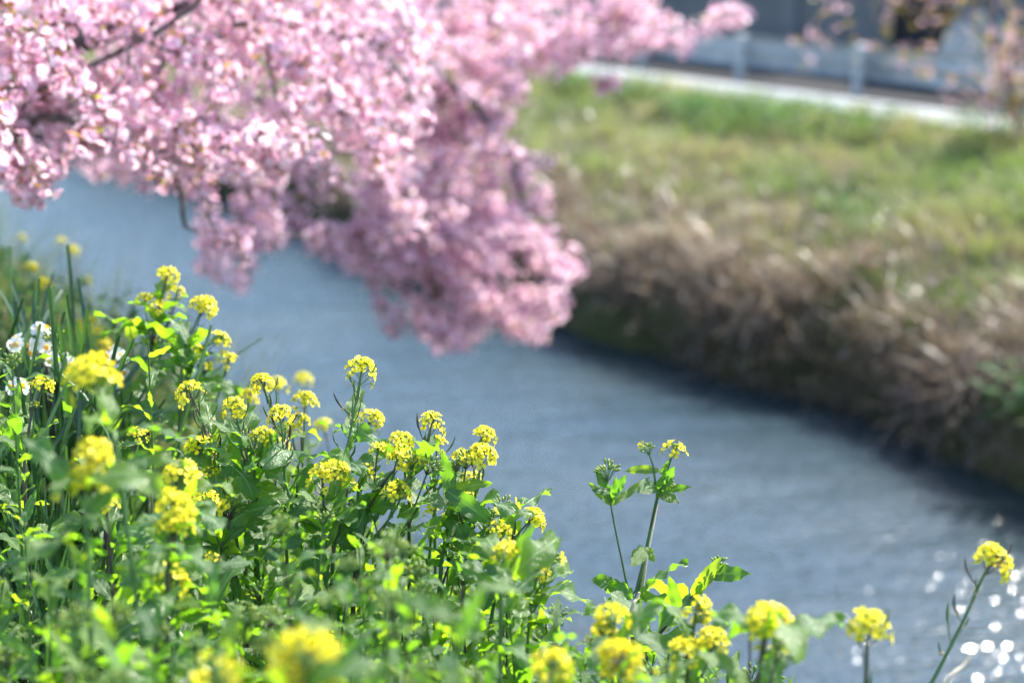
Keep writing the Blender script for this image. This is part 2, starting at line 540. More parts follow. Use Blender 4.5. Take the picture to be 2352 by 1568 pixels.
for s in np.arange(3.55, 40, 4.0):
    ps_mesh('beam', [M_rail], lambda g: beam(g, s + .004, s + 3.996), rail, True)
for s in np.arange(3.55, 40, 1.93):
    o_ = ps_mesh('post', [M_rail], lambda g: tube(g, [(RP, s, 1.3), (RP, s, 1.7), (RP, s, RZ + .38)], .06, 12), rail, True)
    ps_mesh('bracket', [M_rail], lambda g: box(g, (RP + .055, s - .04, RZ + .14), (RP + .112, s + .04, RZ + .22)), rail)

wall = root('retaining_wall', ps(16, 14, 1.4), 'long grey concrete retaining wall beyond the road', 'wall')
GAP0, GAP1 = 12.35, 13.85
for (a, b) in ((-20, -10), (-10, 0), (0, 5), (5, GAP0), (GAP1, 15.5), (15.5, 19.6), (19.6, 24), (24, 34), (34, 60)):
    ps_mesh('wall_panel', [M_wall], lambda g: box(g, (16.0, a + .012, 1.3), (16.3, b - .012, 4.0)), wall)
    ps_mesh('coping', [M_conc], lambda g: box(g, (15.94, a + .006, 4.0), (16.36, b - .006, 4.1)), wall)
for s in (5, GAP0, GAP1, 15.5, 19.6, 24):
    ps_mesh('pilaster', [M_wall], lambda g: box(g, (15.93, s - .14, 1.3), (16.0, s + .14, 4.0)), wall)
ps_mesh('dark_opening_panel', [M_dark], lambda g: box(g, (16.12, GAP0 + .15, 1.42), (16.2, GAP1 - .15, 4.0)), wall)  # black panel stands in for the unlit depth of the doorway


def blob(g, c, r, seed, flat=.8):
    rr = np.random.default_rng(seed)
    nu, nv_ = 14, 9
    th = np.linspace(0, 2 * math.pi, nu, endpoint=False); ph = np.linspace(.05, math.pi - .05, nv_)
    d = np.array([[(math.sin(p) * math.cos(t), math.sin(p) * math.sin(t), math.cos(p)) for p in ph] for t in th])
    k = rr.normal(size=(5, 3)) * 2; pz = rr.uniform(0, 6, 5)
    rad = 1 + .09 * np.sin(d @ k.T + pz).sum(-1)
    v = (d * rad[..., None] * np.array(r) + np.array(c)).reshape(-1, 3)
    i = np.arange(nu)[:, None]; j = np.arange(nv_ - 1)[None]; i2 = (i + 1) % nu
    q = np.stack([i * nv_ + j, i2 * nv_ + j, i2 * nv_ + j + 1, i * nv_ + j + 1], -1).reshape(-1, 4)
    g.add(v, q)
    g.add(v[[a * nv_ for a in range(nu)]], tris=[(0, a, a + 1) for a in range(1, nu - 1)])


o_ = ps_mesh('boulder', [M_rock], lambda g: blob(g, (14.3, 10.85, 1.7), (.42, .42, .55), 3), None, True)
tag(o_, 'rounded grey boulder standing before the dark doorway of the wall', 'boulder')


# ------------------------------------------------------------------ blades: bank grass, dry reeds, turf
def blades(N_, Pf, Sf, length, width, lean, leanP, curl, up=1.0, zfun=None, seg=3, name='', mats=None):
    """N_ curved blades rooted on the ground as one mesh"""
    P = Pf(N_); S = Sf(N_)
    z = zf(P, S)
    xy = P[:, None] * NV + S[:, None] * UV_
    base = np.concatenate([xy, (z - .02)[:, None]], 1)
    L = rng.uniform(*length, N_); W = rng.uniform(*width, N_)
    th = rng.uniform(0, 2 * math.pi, N_)
    a = rng.uniform(*lean, N_)
    hd = np.stack([np.cos(th), np.sin(th)], 1) + leanP * (-NV)[None]
    hd = hd / np.linalg.norm(hd, axis=1, keepdims=True)
    side = np.stack([-hd[:, 1], hd[:, 0], np.zeros(N_)], 1)
    tw = rng.uniform(-.9, .9, N_)
    side = side * np.cos(tw)[:, None] + np.concatenate([hd * np.sin(tw)[:, None], np.zeros((N_, 1))], 1)
    cu = rng.uniform(*curl, N_)
    verts = []
    p = base.copy(); ang = a.copy()
    for k in range(seg + 1):
        f = k / seg
        wv = W * (1 - f ** 1.7) * (.75 + .25 * min(1, f * 4)) if k < seg else W * .06
        verts.append(np.stack([p - side * wv[:, None] * .5, p + side * wv[:, None] * .5], 1))
        d = np.concatenate([hd * np.sin(ang)[:, None], np.cos(ang)[:, None]], 1)
        p = p + d * (L / seg)[:, None]
        ang = ang + cu / seg
    V = np.stack(verts, 1).reshape(N_, -1, 3)      # N, (seg+1)*2
    nv_ = V.shape[1]
    q0 = np.array([(2 * k, 2 * k + 1, 2 * k + 3, 2 * k + 2) for k in range(seg)])
    q = (q0[None] + (np.arange(N_) * nv_)[:, None, None]).reshape(-1, 4)
    g = Geo(); g.add(V.reshape(-1, 3), q)
    return ob(name, g.mesh(name, mats))


U = lambda a, b: (lambda n: rng.uniform(a, b, n))
SB = lambda n: 3.2 + 30 * rng.uniform(0, 1, n) ** 1.6
# tufty green slope of the far bank
tc_P = rng.uniform(7.4, 12.0, 2600); tc_S = 3.2 + 30 * rng.uniform(0, 1, 2600) ** 1.6
_ti = (2600 * rng.uniform(0, 1, 62000) ** 1.35).astype(int)
o_ = blades(62000, lambda n: np.clip(tc_P[_ti] + rng.normal(0, .09, n), 7.35, 11.9), lambda n: tc_S[_ti] + rng.normal(0, .09, n), (.07, .26), (.006, .016),
            (.05, .8), .3, (.2, 1.3), name='far_bank_grass', mats=[M_fgrass])
tag(o_, 'patchy yellow-green grass covering the sunlit slope of the far bank', 'grass', kind='stuff')
o_ = blades(17000, lambda n: 7.4 + np.abs(rng.normal(0, 1.35, n)), SB, (.12, .35), (.006, .016), (.3, 1.2), .2, (.3, 1.2), name='far_bank_straw',
            mats=[M_dry])
tag(o_, 'beige withered grass strewn through the green of the far slope', 'dry grass', kind='stuff')
rs_S = SB(420); rs_P = 7.2 + np.abs(rng.normal(0, .5, 420))
_ri = rng.integers(0, 420, 24000)
o_ = blades(24000, lambda n: np.maximum(7.2, rs_P[_ri] + rng.normal(0, .12, n)), lambda n: rs_S[_ri] + rng.normal(0, .14, n), (.12, .5), (.006, .024), (.1, 1.4), .75,
            (.3, 2.2), name='dry_reed_fringe', mats=[M_dry])
tag(o_, 'brown dead reeds drooping over the steep edge of the far bank', 'dead reeds', kind='stuff')
# near bank turf and slope
o_ = blades(26000, U(-.9, 2.3), lambda n: -.2 + 9 * rng.uniform(0, 1, n) ** 1.5, (.14, .42), (.004, .009), (.05, .6), .0, (.1, 1.2), name='near_bank_grass',
            mats=[M_grass])
tag(o_, 'lush green grass blades among the flower stems of the near bank', 'grass', kind='stuff')
o_ = blades(9000, U(1.7, 2.75), lambda n: 1 + 14 * rng.uniform(0, 1, n), (.15, .5), (.004, .010), (.1, .9), -.6, (.1, 1.2), name='near_slope_straw', mats=[M_dry])
tag(o_, 'olive brown withered grass on the near slope above the water', 'dry grass', kind='stuff')


# ------------------------------------------------------------------ leaves
def leaf_geo(width=.3, bend=.8, fold=.35, wave=.1, lobes=0, tipw=.35, petiole=.06, nx=5, ny=11, seed=0, tip=1.4, curlx=0.0):
    """leaf of length 1 along +Y, base at the origin, upper side +Z"""
    rr = np.random.default_rng(seed)
    t = np.linspace(0, 1, ny)
    ang = .0 - bend * (t ** 1.3) + .25 * np.sin(t * 5 + rr.uniform(0, 6)) * wave * 2
    dy = np.cos(ang); dz = np.sin(ang)
    y = np.concatenate([[0], np.cumsum((dy[:-1] + dy[1:]) / 2)]) / (ny - 1)
    z = np.concatenate([[0], np.cumsum((dz[:-1] + dz[1:]) / 2)]) / (ny - 1)
    prof_ = np.clip((t - petiole) / (1 - petiole), 0, 1)
    wd = width * (prof_ ** tipw) * (1 - prof_ ** 2.2) ** (1 / tip) * 1.1 + .012 * (1 - t)
    s = np.linspace(-1, 1, nx)
    SS, TT = np.meshgrid(s, np.arange(ny), indexing='ij')
    side_mod = np.ones((nx, ny))
    if lobes:
        ph = rr.uniform(0, 6)
        for sgn in (-1, 1):
            cut = 1 - .38 * (.5 + .5 * np.sin(t * lobes * 6.28 + ph + (0 if sgn > 0 else 1.1))) * (t < .85)
            side_mod[np.sign(s) == sgn] *= cut[None]
    tooth = np.where(np.abs(SS) > .9, 1 + rr.uniform(-.16, .12, SS.shape) * (t[None] > .15) * (t[None] < .95), 1.0)
    W = wd[None] * np.abs(SS) * side_mod * tooth
    ph1, ph2 = rr.uniform(0, 6, 2)
    ed = np.abs(SS) ** 1.6 * wave * width * np.sin(t[None] * 17 + ph1 + SS * 1.5) + wave * .5 * width * np.sin(t[None] * 9 + ph2) * np.abs(SS)
    up = fold * W * (1 - .5 * np.abs(SS)) + ed - curlx * W ** 2 / max(width, .05)
    nyv, nzv = -np.sin(ang), np.cos(ang)
    X = np.sign(SS) * W
    Y = y[None] + up * nyv[None]
    Z = z[None] + up * nzv[None]
    g = Geo()
    uv = np.stack([SS, t[None] + 0 * SS], -1).reshape(-1, 2)
    g.add(np.stack([X, Y, Z], -1).reshape(-1, 3), grid_quads(nx, ny)[:, ::-1], uv=uv)
    return g


UP_LEAF = [leaf_geo(.14 + .03 * (k % 3), [.2, .8, 1.4, 1.9, .5, 1.1][k % 6], .35, .17 + .06 * (k % 2), 0, .45, .0, seed=k, tip=1.0, ny=15) for k in range(6)]
LOW_LEAF = [leaf_geo(.19 + .03 * (k % 3), [.6, 1.2, 1.9, 2.5, .9, 1.6][k % 6], .3, .22 + .07 * (k % 2), [0, 4, 5, 0, 4, 3][k % 6], .6, .14, seed=20 + k, tip=1.3,
                     ny=17) for k in range(6)]
UP_ME = [x.mesh('upper_leaf', [M_leaf], uv=True) for x in UP_LEAF]
LOW_ME = [x.mesh('lower_leaf', [M_leaf], uv=True) for x in LOW_LEAF]
LEAN_LEAF = [leaf_geo(.16 + .05 * (k % 3), .5 + .5 * (k % 4), .3, .15, [0, 4, 0][k % 3], .55, .1, nx=3, ny=6, seed=50 + k) for k in range(6)]


n = 2600
P = 7.2 + np.abs(rng.normal(0, .7, n)); S = SB(n)
z = zf(P, S) + rng.uniform(.0, .16, n)
g = Geo()
for k in range(6):
    Ms = []
    for i in range(k, n, 6):
        d3 = norm(rng.normal(0, 1, 3) + np.array([0, -.3, -.3]))
        Ms.append(frame(ps(P[i], S[i], z[i]), d3, (0, 0, 1), rng.uniform(.05, .13)))
    g.join(LEAN_LEAF[k], Ms)
tag(ob('dead_leaves', g.mesh('dead_leaves', [M_dry])), 'curled pale dead leaves caught in the withered edge of the far bank', 'dead leaves', kind='stuff')


# ------------------------------------------------------------------ rapeseed flower pieces
def petal(g, ang, cup, ln, wd, mat=0, z0=0.0, notch=0.0):
    ys = np.array([.06, .4, .75, 1.0]); ws = np.array([.16, .62, 1.0, .62 - notch])
    cup2 = cup - np.array([0, .1, .35, .6])
    v = []; r = 0; z = z0
    py = 0
    pts = []
    for k in range(4):
        d = ys[k] - py; py = ys[k]
        r += d * ln * math.cos(cup2[k]); z += d * ln * math.sin(cup2[k])
        pts.append((r, z))
    for s in (-.5, 0, .5):
        for k in range(4):
            r, z = pts[k]
            x = s * ws[k] * wd
            rr_ = r + (.0 if s else notch * ln * -.2 * (k == 3))
            lift = abs(s) * .18 * wd
            v.append((rr_ * math.cos(ang) - x * math.sin(ang), rr_ * math.sin(ang) + x * math.cos(ang), z + lift))
    g.add(v, grid_quads(3, 4), mat=mat)


def floret_geo(seed, open_=1.0):
    rr = np.random.default_rng(seed)
    g = Geo()
    for k in range(4):
        petal(g, k * math.pi / 2 + rr.normal(0, .12), R(rr.uniform(18, 42) + (1 - open_) * 40), .0105 * rr.uniform(.9, 1.1), .0088 * rr.uniform(.9, 1.1), 0, .001)
    for k in range(3):
        d = norm(np.array([math.cos(k * 2.1), math.sin(k * 2.1), 3.0]))
        ellipsoid(g, d * .004, d, .0009, .0026, 1, 4)
    ellipsoid(g, np.array([0, 0, -.0012]), np.array([0, 0, 1.0]), .0016, .0026, 1, 5)
    return g


FLORET = [floret_geo(k, [1, 1, .75, .9, .6][k]) for k in range(5)]
FLORET_ME = [f.mesh('floret', [M_yellow, M_bud]) for f in FLORET]
FLORET_I = FLORET


def pod_geo(seed, withered):
    """thin seed pod on its stalk: leaves the stem along +Y, curves up +Z"""
    rr = np.random.default_rng(seed)
    a0 = rr.uniform(.15, .6)
    pts = [np.zeros(3)]; a = a0
    L1, L2 = rr.uniform(.014, .022), rr.uniform(.016, .030)
    for k in range(8):
        st = L1 / 4 if k < 4 else L2 / 4
        a += rr.uniform(.02, .2)
        pts.append(pts[-1] + st * np.array([rr.normal(0, .08), math.cos(a), math.sin(a)]))
    g = Geo()
    tube(g, pts, np.array([.0008] * 5 + [.0014, .0015, .0012, .0005]), 4)
    if withered:
        for k in range(3):
            ellipsoid(g, pts[4] + rr.normal(0, .0012, 3), norm(rr.normal(0, 1, 3)), .0012, .0032, 1, 4)
    return g


POD_ME = [pod_geo(k, k % 2 == 0).mesh('seed_pod', [M_stem, M_spent]) for k in range(6)]


def rape_head(parent, pos, axis, size, n_fl, droop, separate, seed):
    """domed flower head: stalks and buds are the part's own mesh, each floret a sub-part"""
    rr = np.random.default_rng(seed)
    g = Geo()
    n_b = 16
    for k in range(n_b):
        ph = k * 2.4 + rr.uniform(-.3, .3); th = R(8 + 38 * math.sqrt(k / n_b))
        d = np.array([math.sin(th) * math.cos(ph), math.sin(th) * math.sin(ph), math.cos(th)])
        r = .011 + .004 * rr.uniform() + (.004 if k > 9 else 0)
        ellipsoid(g, d * r + np.array([0, 0, -.004]), d, .0015 + .0004 * (k > 6), .0034, 1 if k < 12 else 1, 5)
        tube(g, [np.array([0, 0, -.006]), d * (r - .003) + np.array([0, 0, -.004])], .0005, 3, 0, False)
    Ms = []
    n_fl = max(2, int(n_fl * .8))
    for k in range(n_fl):
        f = (k + .5) / n_fl
        ph = k * 2.39996 + rr.uniform(-.25, .25)
        th = R(30 + 66 * f ** .8 + rr.uniform(-9, 9))
        rad = .0175 + .0085 * f + rr.uniform(-.003, .003)
        dz = -.006 - droop * f ** 2.2
        d = np.array([math.sin(th) * math.cos(ph), math.sin(th) * math.sin(ph), math.cos(th)])
        if (droop > .012 and f > .72 and rr.uniform() < .4) or (n_fl > 12 and rr.uniform() < .1): continue
        p = d * rad + np.array([0, 0, dz])
        tube(g, [np.array([0, 0, dz - .006 - .012 * f]), (p + np.array([0, 0, dz - .01])) * .5, p], .0006, 3, 0, False)
        ax = norm(d + np.array([0, 0, .55 - .5 * f]) + rr.normal(0, .12, 3))
        Ms.append((rr.integers(0, 5), zframe(p, ax, rr.uniform(0, 6.28), rr.uniform(.95, 1.3))))
    tube(g, [np.array([0, 0, -.045 - droop]), np.array([0, 0, -.02]), np.array([0, 0, -.004])], [.0016, .0014, .001], 6, 0)
    mats = [M_stem, M_bud]
    if not separate:
        for vi in range(5):
            f = FLORET_I[vi]
            g2 = Geo()
            sub = [M for (i, M) in Ms if i == vi]
            if sub:
                k0 = len(g.qm); k1 = len(g.tm)
                g.join(f, sub)
                g.qm[k0] = np.where(g.qm[k0] == 0, 2, 1)
                if len(g.tm) > k1: g.tm[k1] = np.where(g.tm[k1] == 0, 2, 1)
        mats = [M_stem, M_bud, M_yellow_i]
    h = ob('flower_head', g.mesh('flower_head', mats), parent, zframe(pos, axis, rr.uniform(0, 6.28), size))
    if separate:
        for i, M in Ms: ob('floret', FLORET_ME[i], h, M)
    return h


def bud_head(parent, pos, axis, size, seed, n_open=2):
    rr = np.random.default_rng(seed)
    g = Geo()
    for k in range(20):
        ph = k * 2.4; th = R(10 + 70 * math.sqrt(k / 20))
        d = np.array([math.sin(th) * math.cos(ph), math.sin(th) * math.sin(ph), math.cos(th)])
        r = .012 + .009 * rr.uniform()
        ellipsoid(g, d * r, d, .0022, .005, 1, 5)
        tube(g, [np.array([0, 0, -.012]), d * (r - .003)], .0005, 3, 0, False)
    tube(g, [np.array([0, 0, -.03]), np.array([0, 0, 0])], [.0016, .0012], 5, 0)
    h = ob('flower_bud_cluster', g.mesh('flower_bud_cluster', [M_stem, M_bud]), parent, zframe(pos, axis, 0, size))
    for k in range(n_open):
        th = R(40 + 40 * rr.uniform()); ph = rr.uniform(0, 6.28)
        d = np.array([math.sin(th) * math.cos(ph), math.sin(th) * math.sin(ph), math.cos(th)])
        ob('floret', FLORET_ME[int(rr.integers(0, 5))], h, zframe(d * .02, d, 0, 1.0))
    return h


PLANT_N = [0]
HEADS = []


def add_leaf(pl, base, dirv, L, mesh, up=(0, 0, 1), roll=0.0, sx=1.0):
    ob('leaf', mesh, pl, frame(base, dirv, up, (L * sx, L, L), roll))


def rape_plant(stems, label, group, leaves=10, leaf_len=(.06, .12), low=True, purple=None, rt=None, bare=.45, manual=()):
    """stems: list of dict(path=[(px,py)...] from the head down, d=depth, kind, size, n, droop, pods)
    the first stem runs to the ground, the others branch off it"""
    PLANT_N[0] += 1
    seed = 1000 + PLANT_N[0] * 17
    rr = np.random.default_rng(seed)
    first = stems[0]
    wp = [at(x, y, first['d']) if len((x, y)) == 2 else None for x, y in first['path']]
    last = wp[-1]
    if rt is None:
        off = rr.normal(0, .05, 2)
        if len(wp) > 1:
            dv = wp[-1] - wp[0]; off = off * .4 + np.clip((wp[-1] - wp[-2])[:2] / (abs((wp[-1] - wp[-2])[2]) + .01) * .5 * max(0, wp[-1][2] - ground_at(*wp[-1][:2])), -.25, .25)
        rx, ry = last[:2] + off
    else:
        rx, ry = rt
    base = np.array([rx, ry, ground_at(rx, ry) - .03])
    pl = root('rapeseed_plant', base, label, 'flower', group)
    main = None
    for si, s in enumerate(stems):
        if s.get('kind', 'head') == 'head' and s.get('n', 26) > 9: HEADS.append((*s['path'][0], s['d']))
        pts = [np.asarray(p) if len(p) == 3 else at(p[0], p[1], s['d']) for p in s['path']]
        if si == 0:
            if len(pts) == 1:
                mid = pts[0] * .45 + base * .55 + np.append(rr.normal(0, .02, 2), .0)
                pts = [pts[0], mid, base]
            else:
                pts = pts + [base]
            curve = spline(np.array(pts[::-1]) - base, 18); main = curve
            r0 = s.get('r', .0042)
        else:
            head = pts[0] - base
            hz = head[2]
            cand = main[(main[:, 2] > .15 * hz) & (main[:, 2] < hz - .045)]
            if len(cand) == 0: cand = main[4:9]
            dd = np.linalg.norm((cand - head)[:, :2], axis=1)
            tgt = cand[np.argmin(np.abs((head[2] - cand[:, 2]) - 1.15 * dd - .06))]
            if len(pts) == 1:
                ctrl = tgt * .45 + head * .55 + np.array([0, 0, -.015])
                ctrl[:2] = tgt[:2] * .35 + head[:2] * .65
                pl_pts = [tgt, ctrl, head]
            else:
                pl_pts = [tgt] + [p - base for p in pts[::-1]]
            curve = spline(np.array(pl_pts), 12)
            r0 = .0026
        g = Geo()
        n = len(curve)
        tube(g, curve, np.linspace(r0, .0015, n), 7, 0)
        ob('stem', g.mesh('stem', [M_stem]), pl)
        tip = curve[-1]; ax = norm(curve[-1] - curve[-3])
        size = s.get('size', 1.0) * rr.uniform(.88, 1.08) * ((.97 if s['d'] < 2.35 else .86) if s.get('kind', 'head') == 'head' else 1.1)
        if s.get('kind', 'head') == 'head':
            ax = norm(ax + np.array([0, 0, .35]))
            rape_head(pl, tip, ax, size, s.get('n', 26), s.get('droop', .008), s['d'] > 1.75 and s['d'] < 3.6, seed + si)
        elif s['kind'] == 'bud':
            bud_head(pl, tip, ax, size, seed + si, s.get('open', 1))
        # pods below the head
        npod = s.get('pods', 0)
        if npod:
            arc = np.concatenate([[0], np.cumsum(np.linalg.norm(np.diff(curve, axis=0), axis=1))]); tot = arc[-1]
            for k in range(npod):
                l = tot - .035 - s.get('podlen', .14) * (k / npod)
                p = np.array([np.interp(l, arc, curve[:, c]) for c in range(3)])
                ph = k * 2.4 + rr.uniform(-.3, .3)
                d = np.array([math.cos(ph), math.sin(ph), .2])
                ob('seed_pod', POD_ME[int(rr.integers(0, 6))], pl, frame(p, d, (0, 0, 1), rr.uniform(1.05, 1.6)))
        # small leaves at the forks and along side stems
        if si and s.get('leaf', True):
            for k in range(2):
                i = int(len(curve) * (.05 + .3 * k)); p = curve[i]
                ph = rr.uniform(0, 6.28)
                add_leaf(pl, p, (math.cos(ph), math.sin(ph), rr.uniform(.1, .9)), rr.uniform(.04, .075), UP_ME[int(rr.integers(0, 6))])
    arc = np.linspace(0, 1, len(main))
    ph = rr.uniform(0, 6.28)
    leaves = int(leaves * 1.6)
    for k in range(leaves):
        f = .12 + (1 - bare - .12) * (k / max(1, leaves - 1))
        p = np.array([np.interp(f, arc, main[:, c]) for c in range(3)])
        ph += 2.4 + rr.uniform(-.4, .4)
        big = low and f < .5
        L = rr.uniform(*leaf_len) * (1.5 if big else 1.0) * (1.1 - .45 * f)
        add_leaf(pl, p, (math.cos(ph), math.sin(ph), rr.uniform(.2, 2.4)), L, (LOW_ME if big else UP_ME)[int(rr.integers(0, 6))], roll=rr.normal(0, .6),
                 sx=rr.uniform(.9, 1.35))
    for (b, t_, d0, d1, wx, mi, which) in manual:
        pb = at(b[0], b[1], d0) - base; pt_ = at(t_[0], t_[1], d1) - base
        L = np.linalg.norm(pt_ - pb)
        upv = np.array([0, -1.0, .5]) if which.startswith('f') else np.array([0, -.75, .7])
        add_leaf(pl, pb, pt_ - pb, L * 1.05, (UP_ME if which.endswith('u') else LOW_ME)[mi], up=upv, sx=wx)
    return pl


def st(path, d, **kw):
    k = dict(path=[path] if np.isscalar(path[0]) else list(path), d=d)
    k.update(kw)
    return k


G_SLIM = 'slim flowering rapeseed plants on the near bank'
G_BRANCH = 'branched leafy rapeseed plants on the near bank'
L_SLIM = 'slim rapeseed plant with one yellow flower head, among the flowering plants of the near bank'
L_BRANCH = 'leafy branched rapeseed plant with several yellow flower heads, crowded among others on near bank'

# focus row, each with its own words where the look sets it apart
rape_plant([st([(832, 842), (815, 935), (795, 1045), (770, 1180)], 2.62, n=28, pods=14, podlen=.20, droop=.02)],
           'tallest rapeseed plant of the patch, bare podded stem under one domed yellow head', 'rapeseed plants', 6, bare=.6)
rape_plant([st([(600, 872), (620, 930), (638, 1010), (655, 1150)], 2.68, n=26, pods=12, podlen=.16, droop=.016)], 'slim podded rapeseed plant whose domed head overtops its neighbours behind the twin-headed one', 'rapeseed plants', 6, bare=.6)
rape_plant([st([(535, 930), (558, 1010), (578, 1110), (585, 1200)], 2.62, n=28, pods=13, podlen=.17, droop=.03)], 'slim podded rapeseed plant with hanging lower florets, stem curving toward the patch edge', 'rapeseed plants', 6, bare=.6)
rape_plant([st([(641, 945), (650, 1010), (655, 1100), (690, 1250)], 2.60, n=26, pods=13, podlen=.18, droop=.022)], 'slim podded rapeseed plant crossing in front of the overtopping slim one', 'rapeseed plants', 6, bare=.6)
rape_plant([st([(432, 895), (462, 960), (482, 1030), (500, 1100)], 2.68, n=26, pods=12, podlen=.16, droop=.022)], 'slim rapeseed plant with strongly curved bare stem, head nodding toward the narcissus', 'rapeseed plants', 6, bare=.55)
rape_plant([st([(604, 998), (602, 1050), (590, 1130)], 2.62, n=18, size=.85, pods=8, podlen=.10), st((640, 1018), 2.74, n=22, droop=.02)], 'rapeseed plant with two small heads, stacked one behind the other on thin podded stems', 'rapeseed plants', 8)
rape_plant([st([(452, 1022), (480, 1080), (520, 1150)], 2.66, n=26, droop=.025, pods=5), st((482, 1085), 2.62, n=10, size=.8),
            st((470, 1150), 2.45, n=22)], 'rapeseed plant with three yellow heads spread down its bending stem, beside the curved bare stem', 'rapeseed plants', 8)
rape_plant([st((700, 915), 2.95, n=24), st((690, 962), 2.95, n=18, size=.85), st((668, 985), 2.95, n=16, size=.8)], 'leafy rapeseed plant with three small heads close together over broad drooping leaves by the water', 'rapeseed plants', 10, bare=.35)
rape_plant([st([(857, 958), (820, 1010), (790, 1090)], 2.86, n=24, size=.95)], 'short-headed rapeseed plant peeping out directly beside the tallest podded stem', 'rapeseed plants', 6)
rape_plant([st([(995, 962), (975, 1030), (950, 1090), (940, 1180)], 2.64, n=22, pods=8, podlen=.12, droop=.024)], 'slim rapeseed plant with straight slanting stem and loose side florets above the stout plant', 'rapeseed plants', 6, bare=.55)
rape_plant([st([(1005, 1016), (1000, 1080), (998, 1150)], 2.78, n=20, size=.9, pods=6, droop=.02)], L_SLIM, G_SLIM, 6)
rape_plant([st([(930, 1052), (880, 1110), (840, 1190), (815, 1330)], 2.58, n=26, r=.0055), st((922, 1008), 2.6, n=20, size=.95), st((915, 1125), 2.52, n=24, droop=.02),
            st((868, 1030), 2.62, n=12, size=.8), st((985, 1075), 2.55, kind='bud'), st((948, 1065), 2.56, kind='bud')],
           'stout dark-stemmed rapeseed plant with a cluster of yellow heads and green buds', 'rapeseed plants', 10, bare=.3)
rape_plant([st([(775, 1075), (755, 1130), (745, 1200), (740, 1300)], 2.5, n=26, size=1.05, droop=.02), st((740, 1085), 2.5, n=22, size=1.0, droop=.02),
            st((800, 1110), 2.52, n=12, size=.8)],
           'leafy rapeseed plant topped by a broad double-domed yellow flower head', 'rapeseed plants', 11, bare=.3)
rape_plant([st([(835, 1078), (828, 1130), (822, 1200)], 2.62, n=20, size=.85, droop=.02)], L_SLIM, G_SLIM, 7)
rape_plant([st([(1118, 994), (1070, 1050), (1010, 1120), (950, 1180)], 2.78, n=26, droop=.01, size=1.0)], 'rapeseed plant on a long slanting dark stem reaching over the rounded podded head', 'rapeseed plants', 5, bare=.5)
rape_plant([st([(1107, 1040), (1098, 1100), (1085, 1180), (1068, 1310)], 2.60, n=34, size=1.05, pods=16, podlen=.24, droop=.012)],
           'rapeseed plant with one rounded yellow head above a straight stem of spreading seed pods', 'rapeseed plants', 6, bare=.6)
rape_plant([st([(1048, 1072), (1042, 1140), (1030, 1220), (1010, 1340)], 2.6, kind='bud', r=.005, size=.9), st((1072, 1062), 2.62, kind='bud', size=1.1, open=0),
            st((1066, 1046), 2.72, n=14, size=.8), st((1085, 1095), 2.68, n=18, size=.8), st((1065, 1132), 2.62, n=12, size=.8)],
           'dark-stemmed rapeseed plant with a large upright pointed leaf and green bud clusters', 'rapeseed plants', 6, bare=.45,
           manual=[((1040, 1150), (1017, 1040), 2.58, 2.56, 1.35, 0, 'fu'), ((1042, 1125), (1118, 1104), 2.6, 2.55, 1.2, 4, 'u'),
                   ((1042, 1090), (985, 1058), 2.6, 2.6, 1.0, 0, 'u'), ((1035, 1180), (1085, 1265), 2.6, 2.5, 1.3, 1, 'u'),
                   ((1060, 1270), (1145, 1255), 2.5, 2.42, 1.2, 3, 'u')])
rape_plant([st([(1228, 1186), (1190, 1225), (1160, 1275), (1140, 1350)], 2.55, n=26, pods=7, podlen=.10, droop=.006)], 'rapeseed plant with a lone outward-leaning yellow head on a dark side stem over the water', 'rapeseed plants', 6)
rape_plant([st([(1155, 1168), (1148, 1215), (1150, 1300)], 2.55, kind='bud'), st((1148, 1212), 2.5, n=14, size=.85), st((1125, 1190), 2.56, kind='bud', size=.8)],
           'small rapeseed plant with green bud clusters beside the lone outward-leaning yellow head', 'rapeseed plants', 8)
rape_plant([st([(1165, 1262), (1160, 1320), (1150, 1400)], 2.2, n=18, size=.9, droop=.01)], L_SLIM, G_SLIM, 8)
rape_plant([st([(1236, 1308), (1225, 1370), (1215, 1440)], 2.42, n=20, size=.95), st((1260, 1290), 2.42, kind='bud')], L_BRANCH, G_BRANCH, 10)
rape_plant([st([(1000, 1165), (990, 1240)], 2.75, n=18, size=.9, droop=.02)], L_SLIM, G_SLIM, 8)
